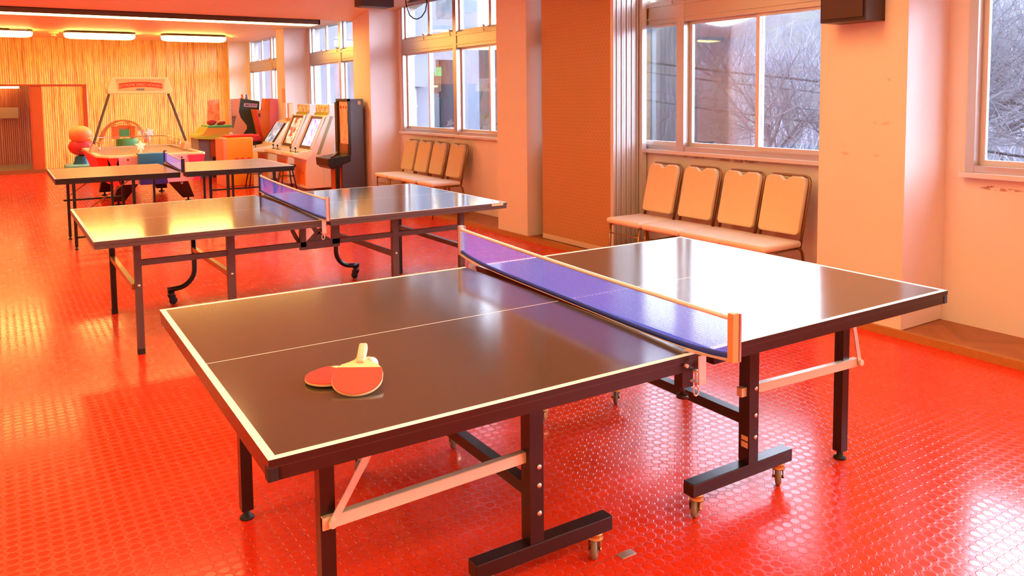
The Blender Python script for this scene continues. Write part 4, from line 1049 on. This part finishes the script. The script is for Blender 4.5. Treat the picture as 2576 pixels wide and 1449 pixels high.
obj('tray_base', MB().box(4.18, 4.42, 15.97, 16.1, .60, .72), 'black', t)
obj('round_knob', MB().lathe((4.88, 16.055, 1.52), [(0, 0), (.03, 0), (.03, .012), (0, .014)], (0, -1, 0)), 'ball', t)
obj('hook', MB().box(4.41, 4.44, 16.045, 16.065, 1.20, 1.27), 'bamboo_brown', t)
obj('plinth', MB().box(4.48, 4.84, 16.12, 16.34, 0.04, .06), 'black', t)
t = thing('orange_machine', 'yellow orange boxy game machine under the boxing machine', 'game machine', (3.65, 14.9, 0))
obj('body', MB().rbox(3.42, 3.90, 14.62, 15.2, 0, .87, .02), 'yellow', t)
obj('red_side', MB().box(3.37, 3.43, 14.6, 15.2, 0, .86), 'salmon', t, .01)
q = MB()
for i in range(3): q.lathe((3.60+.11*i, 14.617, .46), [(0, 0), (.05, 0), (.05, .006), (0, .007)], (0, -1, 0), 14)
q.box(3.54, 3.88, 14.61, 14.617, .46, .485); obj('scalloped_trim', q, 'redp', t)
obj('red_lid', MB().rbox(3.48, 4.05, 14.75, 15.2, .87, .91, .015), 'redp', t)
t = thing('display_easel', 'small peach easel board standing on the cabinet by the pink machine', 'display board', (4.72, 15.3, 1.15))
obj('board', MB().box(4.695, 4.79, 15.02, 15.06, 1.19, 1.46), 'peach', t, .004)
obj('board_frame', MB().box(4.69, 4.785, 15.06, 15.08, 1.15, 1.475), 'orange', t, .004)
obj('stand', MB().box(4.72, 4.765, 15.1, 15.3, 1.12, 1.19), 'gold', t)
tag(obj('paper_poster', MB().box(XP-.004, XP, 15.52, 15.72, 1.48, 1.76), 'peach'), 'faded peach poster on the far pillar above the pink machine', 'poster')
for x, mt, lb in ((4.27, 'orange', 'tiny orange figurine on top of the black lettered machine'), (4.36, 'greyblue', 'tiny blue figurine on top of the black lettered machine')):
    q = MB(); q.lathe((x, 16.7, 1.54), [(0, 0), (.03, 0), (.035, .04), (.02, .07), (.028, .10), (0, .125)], n=12)
    tag(obj('figurine', q, mt), lb, 'figurine', 'figurines on the lettered machine')
# stools before the cabinets
def make_stool(x, y, label):
    t = thing('round_stool', label, 'stool', (x, y, 0), 0, 'stools before the arcade cabinets')
    obj('seat', MB().lathe((x, y, .40), [(0, 0), (.155, 0), (.165, .015), (.16, .04), (.12, .05), (0, .052)]), 'black', t)
    for k in range(4):
        a = PI/4+PI/2*k; obj('leg', MB().tube([(x+.10*math.cos(a), y+.10*math.sin(a), .40), (x+.19*math.cos(a), y+.19*math.sin(a), 0)], .011, 8), 'bezel', t)
    q = MB(); pts = [(x+.135*math.cos(2*PI*k/16), y+.135*math.sin(2*PI*k/16), .25) for k in range(17)]; q.tube(pts, .007, 6, caps=False); obj('foot_ring', q, 'bezel', t)
    return t
make_stool(4.10, 13.35, 'round black stool before the violet screen cabinet')
make_stool(3.80, 14.2, 'round black stool before the red screen cabinet')

# little metal socket in the floor by the nearest caster
t = thing('floor_socket', 'small worn metal plate set in the red floor by the nearest caster', 'floor plate', (1.735, 1.985, 0))
obj('plate', MB().rbox(1.705, 1.768, 1.965, 1.998, -.002, .0035, .0015), 'hole', t)

# ------------------------------------------------------------------ outside
g = MB(); nx, ny = 46, 70; rnd = random.Random(3)
vs = []
def hz(x, y):
    t_ = max(0, (x-15)/26.0); base = -3.2+9.3*min(1, t_)**1.15
    return base+.7*math.sin(x*.33+y*.21)+.5*math.sin(y*.47+1.3)+.35*math.sin(x*.9-y*.7)
for i in range(nx+1):
    for j in range(ny+1):
        x = 13+i*.8; y = -26+j*1.5
        vs.append((x, y, hz(x, y)+rnd.uniform(-.15, .15)))
fs = [(i*(ny+1)+j, (i+1)*(ny+1)+j, (i+1)*(ny+1)+j+1, i*(ny+1)+j+1) for i in range(nx) for j in range(ny)]
g.add(vs, fs, 0, True); o = obj('hillside', g, 'hill'); o['kind'] = 'structure'; o['label'] = 'wooded winter hillside beyond the windows'
o = obj('ground', MB().box(5.5, 14.2, -26, 60, -3.6, -3.2), 'ground'); o['kind'] = 'structure'
o = obj('embankment', MB().prism([(8.5, -3.2), (10.0, -.25), (12.6, -.1), (15.5, -.4), (15.5, -3.2)], 'y', -20, 20.5), 'bank'); o['kind'] = 'structure'; o['label'] = 'pale blue concrete bank below the windows'
def bare_tree(name, label, x, y, z0, h, seed, lean=0, group='bare trees outside the windows'):
    r = random.Random(seed); b = MB()
    def grow(p, d, L, rad, depth):
        pts = [p]; rs = [rad]; q = p.copy(); dd = d.copy(); n = 4 if depth < 3 else 3
        for i in range(n):
            dd = (dd+Vector((r.gauss(0, .16), r.gauss(0, .16), r.gauss(.03, .10)))).normalized(); q = q+dd*(L/n); pts.append(q.copy()); rs.append(rad*(1-.45*(i+1)/n))
            if depth < 5 and i >= (1 if depth == 0 else 0):
                for _ in range(2 if depth < 2 else (2 if r.random() < .55 else 1)):
                    ax = Vector((r.gauss(0, 1), r.gauss(0, 1), r.gauss(.1, .5))).normalized()
                    nd = (dd*.75+ax*.8).normalized(); grow(q.copy(), nd, L*r.uniform(.55, .78), rs[-1]*r.uniform(.45, .65), depth+1)
        b.tube(pts, rs, 5 if depth < 2 else 3, 0, depth < 2, caps=False)
    grow(Vector((x, y, z0)), Vector((lean, r.uniform(-.15, .15), 1)).normalized(), h*.34, h*.015, 0)
    return tag(obj(name, b, 'bark', do_fix=False), label, 'tree', group)
TREES = [(11.8, 9.6, -.9, 6.2, 11, 'bare tree with spreading branches outside the near window, left pane'), (12.6, 8.1, -.9, 6.5, 12, 'bare tree filling the middle pane of the near window'),
         (11.2, 6.7, -.8, 6.0, 13, 'bare tree seen in the right pane of the near window'), (12.2, 4.9, -.8, 6.5, 15, 'bare tree behind the rightmost window edge'),
         (14.2, 7.1, -.8, 7.5, 16, 'bare tree standing behind the power lines, near window'), (14.8, 10.8, -.8, 7, 17, 'bare tree farther off behind the left pane'),
         (11.4, 12.6, -.8, 5.0, 18, 'slender bare tree outside by the white building'), (15.5, 5.6, -.6, 7.5, 21, 'tall bare tree up the slope beyond the rightmost window')]
for x, y, z, h, s_, lb in TREES: bare_tree('bare_tree', lb, x, y, z, h, s_)
tw = MB(); r = random.Random(5)
for i in range(4200):
    x = r.uniform(14.5, 34); y = r.uniform(-4, 30); z = hz(x, y)-.1; L = r.uniform(.5, 2.4)*(1+x*.01)
    d = Vector((r.gauss(0, .35), r.gauss(0, .45), 1)).normalized(); w = r.uniform(.010, .035)
    p = Vector((x, y, z)); m1 = p+d*L*.5; d2 = (d+Vector((r.gauss(0, .3), r.gauss(0, .4), 0))).normalized(); e = m1+d2*L*.5
    s_ = Vector((-.5, .85, 0))*w
    tw.add([p-s_, p+s_, m1+s_*.6, m1-s_*.6, e+s_*.1, e-s_*.1, p+Vector((w, w*.5, 0)), m1+Vector((w*.6, w*.3, 0))], [(0, 1, 2, 3), (3, 2, 4, 5), (1, 6, 7, 2), (6, 0, 3, 7)], 0)
tag(obj('underbrush', tw, 'twig', do_fix=False), 'dense pale leafless brush covering the hillside', 'brush', None, 'stuff')
def shrub(x, y, z, r_, seed, label):
    rr = random.Random(seed); b = MB()
    for i in range(1300):
        a, bb, c = rr.gauss(0, .45), rr.gauss(0, .45), abs(rr.gauss(.5, .4)); p = Vector((x+a*r_, y+bb*r_, z+c*r_))
        s_ = rr.uniform(.03, .08)*r_; u = Vector((rr.gauss(0, 1), rr.gauss(0, 1), rr.gauss(0, 1))).normalized(); v = u.orthogonal().normalized()
        b.add([p-u*s_, p+v*s_*.6, p+u*s_, p-v*s_*.6], [(0, 1, 2, 3)])
    tag(obj('evergreen_shrub', b, 'leaf', do_fix=False), label, 'shrub')
shrub(15.6, 22.5, -.6, 1.6, 1, 'green leafy shrub right of the white building wing')
shrub(17.4, 23.4, .8, 1.7, 2, 'green leafy shrub higher up beside the building wing')
CAB = [((14, 15.42, 2.411), (14, 10.12, 1.792), (14, 6.3, 1.34)), ((14, 15.42, 2.157), (14, 10.12, 1.568), (14, 6.3, 1.215)), ((14, 15.42, 1.667), (14, 10.11, 1.207), (14, 6.28, .82)), ((14, 15.42, 1.442), (14, 10.1, .95), (14, 6.27, .49))]
for i, (a, b_, c) in enumerate(CAB):
    a, b_, c = Vector(a), Vector(b_), Vector(c); e1 = a+(a-b_)*1.2; e2 = c+(c-b_)*1.6
    pts = [e1, a, (a+b_)/2-Vector((0, 0, .02)), b_, (b_+c)/2-Vector((0, 0, .02)), c, e2]
    lab = ('topmost thick power line crossing outside the near windows', 'second power line from the top outside the near windows', 'third, thinner power line outside the near windows', 'lowest power line outside the near windows')[i]
    q = MB().tube(pts, (.026, .019, .010, .023)[i], 6)
    tag(obj('power_line', q, 'cable', do_fix=False), lab, 'power line', 'power lines outside')
# white wing of the building, seen through the far windows
wy = 21.5
wg = MB()
ox0, ox1, oz0, oz1 = 11.07, 12.2, .62, 2.68; ux0, ux1, uz0 = 11.28, 12.2, 3.9
wg.box(5.6, ox0, wy, wy+.25, -3.3, 7); wg.box(ox1, 12.76, wy, wy+.25, -3.3, 7); wg.box(ox0, ox1, wy, wy+.25, -3.3, oz0); wg.box(ox0, ox1, wy, wy+.25, oz1, uz0); wg.box(ox0, ux0, wy, wy+.25, uz0, 7); wg.box(ux0, ux1, wy, wy+.25, 5.6, 7)
wg.box(12.56, 12.76, wy+.25, wy+4, -3.3, 7); wg.box(5.6, 12.76, wy+3.8, wy+4, -3.3, 7); wg.box(5.6, 12.56, wy+.25, wy+3.8, 3.0, 3.3); wg.box(5.6, 12.76, wy, wy+4, 6.9, 7.1); wg.box(5.6, 12.56, wy+.25, wy+3.8, 0, .2)
t = thing('building_wing', 'pale rendered building wing with window seen through the far window', 'building', (9, wy+2, -3.2))
obj('outer_wall', wg, 'plaster', t)
obj('inner_wall', MB().box(9.6, 12.5, wy+2.2, wy+2.3, .2, 2.95), 'inner_grey', t)
q = MB()
for i in range(24): q.box(10.9+i*.07, 10.94+i*.07, wy+2.14, wy+2.2, 1.75, 2.6)
obj('slat_panel', q, 'slat', t); obj('slat_backing', MB().box(10.85, 12.5, wy+2.17, wy+2.2, 1.7, 2.65), 'peach', t)
eb = obj('exit_sign', MB().box(12.10, 12.34, wy+1.7, wy+1.75, 2.24, 2.52), 'green_sign', t)
q = MB(); cx_, cz_ = 12.2, 2.38
q.ball((cx_+.01, wy+1.695, cz_+.07), .018, 8, sc3=(1, .3, 1)); q.bar((cx_, wy+1.695, cz_+.045), (cx_-.02, wy+1.695, cz_-.01), .008, .02); q.bar((cx_-.02, wy+1.695, cz_-.01), (cx_+.03, wy+1.695, cz_-.06), .008, .014); q.bar((cx_-.02, wy+1.695, cz_-.01), (cx_-.06, wy+1.695, cz_-.05), .008, .014)
q.bar((cx_, wy+1.695, cz_+.035), (cx_+.05, wy+1.695, cz_+.01), .008, .012); obj('running_figure', q, 'ball', eb)
obj('glass_pane', MB().box(ox0, ox1, wy+.1, wy+.11, oz0, oz1), 'glass', t); obj('upper_glass', MB().box(ux0, ux1, wy+.1, wy+.11, uz0, 5.6), 'glass', t)
q = MB(); q.prism([(8.6, 2.0), (10.62, 1.85), (10.98, 2.35), (10.98, 2.75), (8.6, 2.75)], 'y', wy-.5, wy-.02); obj('canopy', q, 'plaster', t)
obj('added_fill_light', MB().box(10.6, 12.3, wy+1.0, wy+1.25, 2.92, 2.98), 'wing_fill', t)  # added emitter, brightens the dark interior of the wing
t = thing('drain_pipe', 'grey drain pipe on the pale building wing', 'drain pipe', (10.45, wy-.08, 0))
obj('pipe', MB().cyl((10.45, wy-.08, -3.2), (10.45, wy-.08, 6.5), .085), 'pipe', t)
q = MB()
for z in (2.9, 1.2, -.5): q.lathe((10.45, wy-.08, z), [(.085, 0), (.10, 0), (.10, .12), (.085, .12)])
obj('pipe_collar', q, 'pipe', t)

# ------------------------------------------------------------------ world
w = bpy.data.worlds.new('overcast_sky'); sc.world = w; w.use_nodes = True; nt = w.node_tree
bg = nt.nodes['Background']; tcn = nt.nodes.new('ShaderNodeTexCoord'); sx = nt.nodes.new('ShaderNodeSeparateXYZ'); nt.links.new(tcn.outputs['Generated'], sx.inputs[0])
rp = nt.nodes.new('ShaderNodeValToRGB'); nt.links.new(sx.outputs[2], rp.inputs[0])
rp.color_ramp.elements[0].position = 0.0; rp.color_ramp.elements[0].color = (.74, .84, 1.04, 1)
rp.color_ramp.elements[1].position = .62; rp.color_ramp.elements[1].color = (.40, .47, .62, 1)
nt.links.new(rp.outputs[0], bg.inputs[0]); bg.inputs[1].default_value = 28.0

sc.view_settings.view_transform = 'Standard'; sc.view_settings.look = 'None'; sc.view_settings.gamma = 1; sc.view_settings.use_curve_mapping = False
sc.view_settings.exposure = 0.43
sc.cycles.max_bounces = 5; sc.cycles.diffuse_bounces = 3; sc.cycles.glossy_bounces = 3; sc.cycles.transparent_max_bounces = 10
sc.cycles.use_adaptive_sampling = True; sc.cycles.adaptive_threshold = .12; sc.cycles.caustics_reflective = False; sc.cycles.caustics_refractive = False
sc.cycles.use_denoising = True
sc.cycles.sample_clamp_indirect = 8
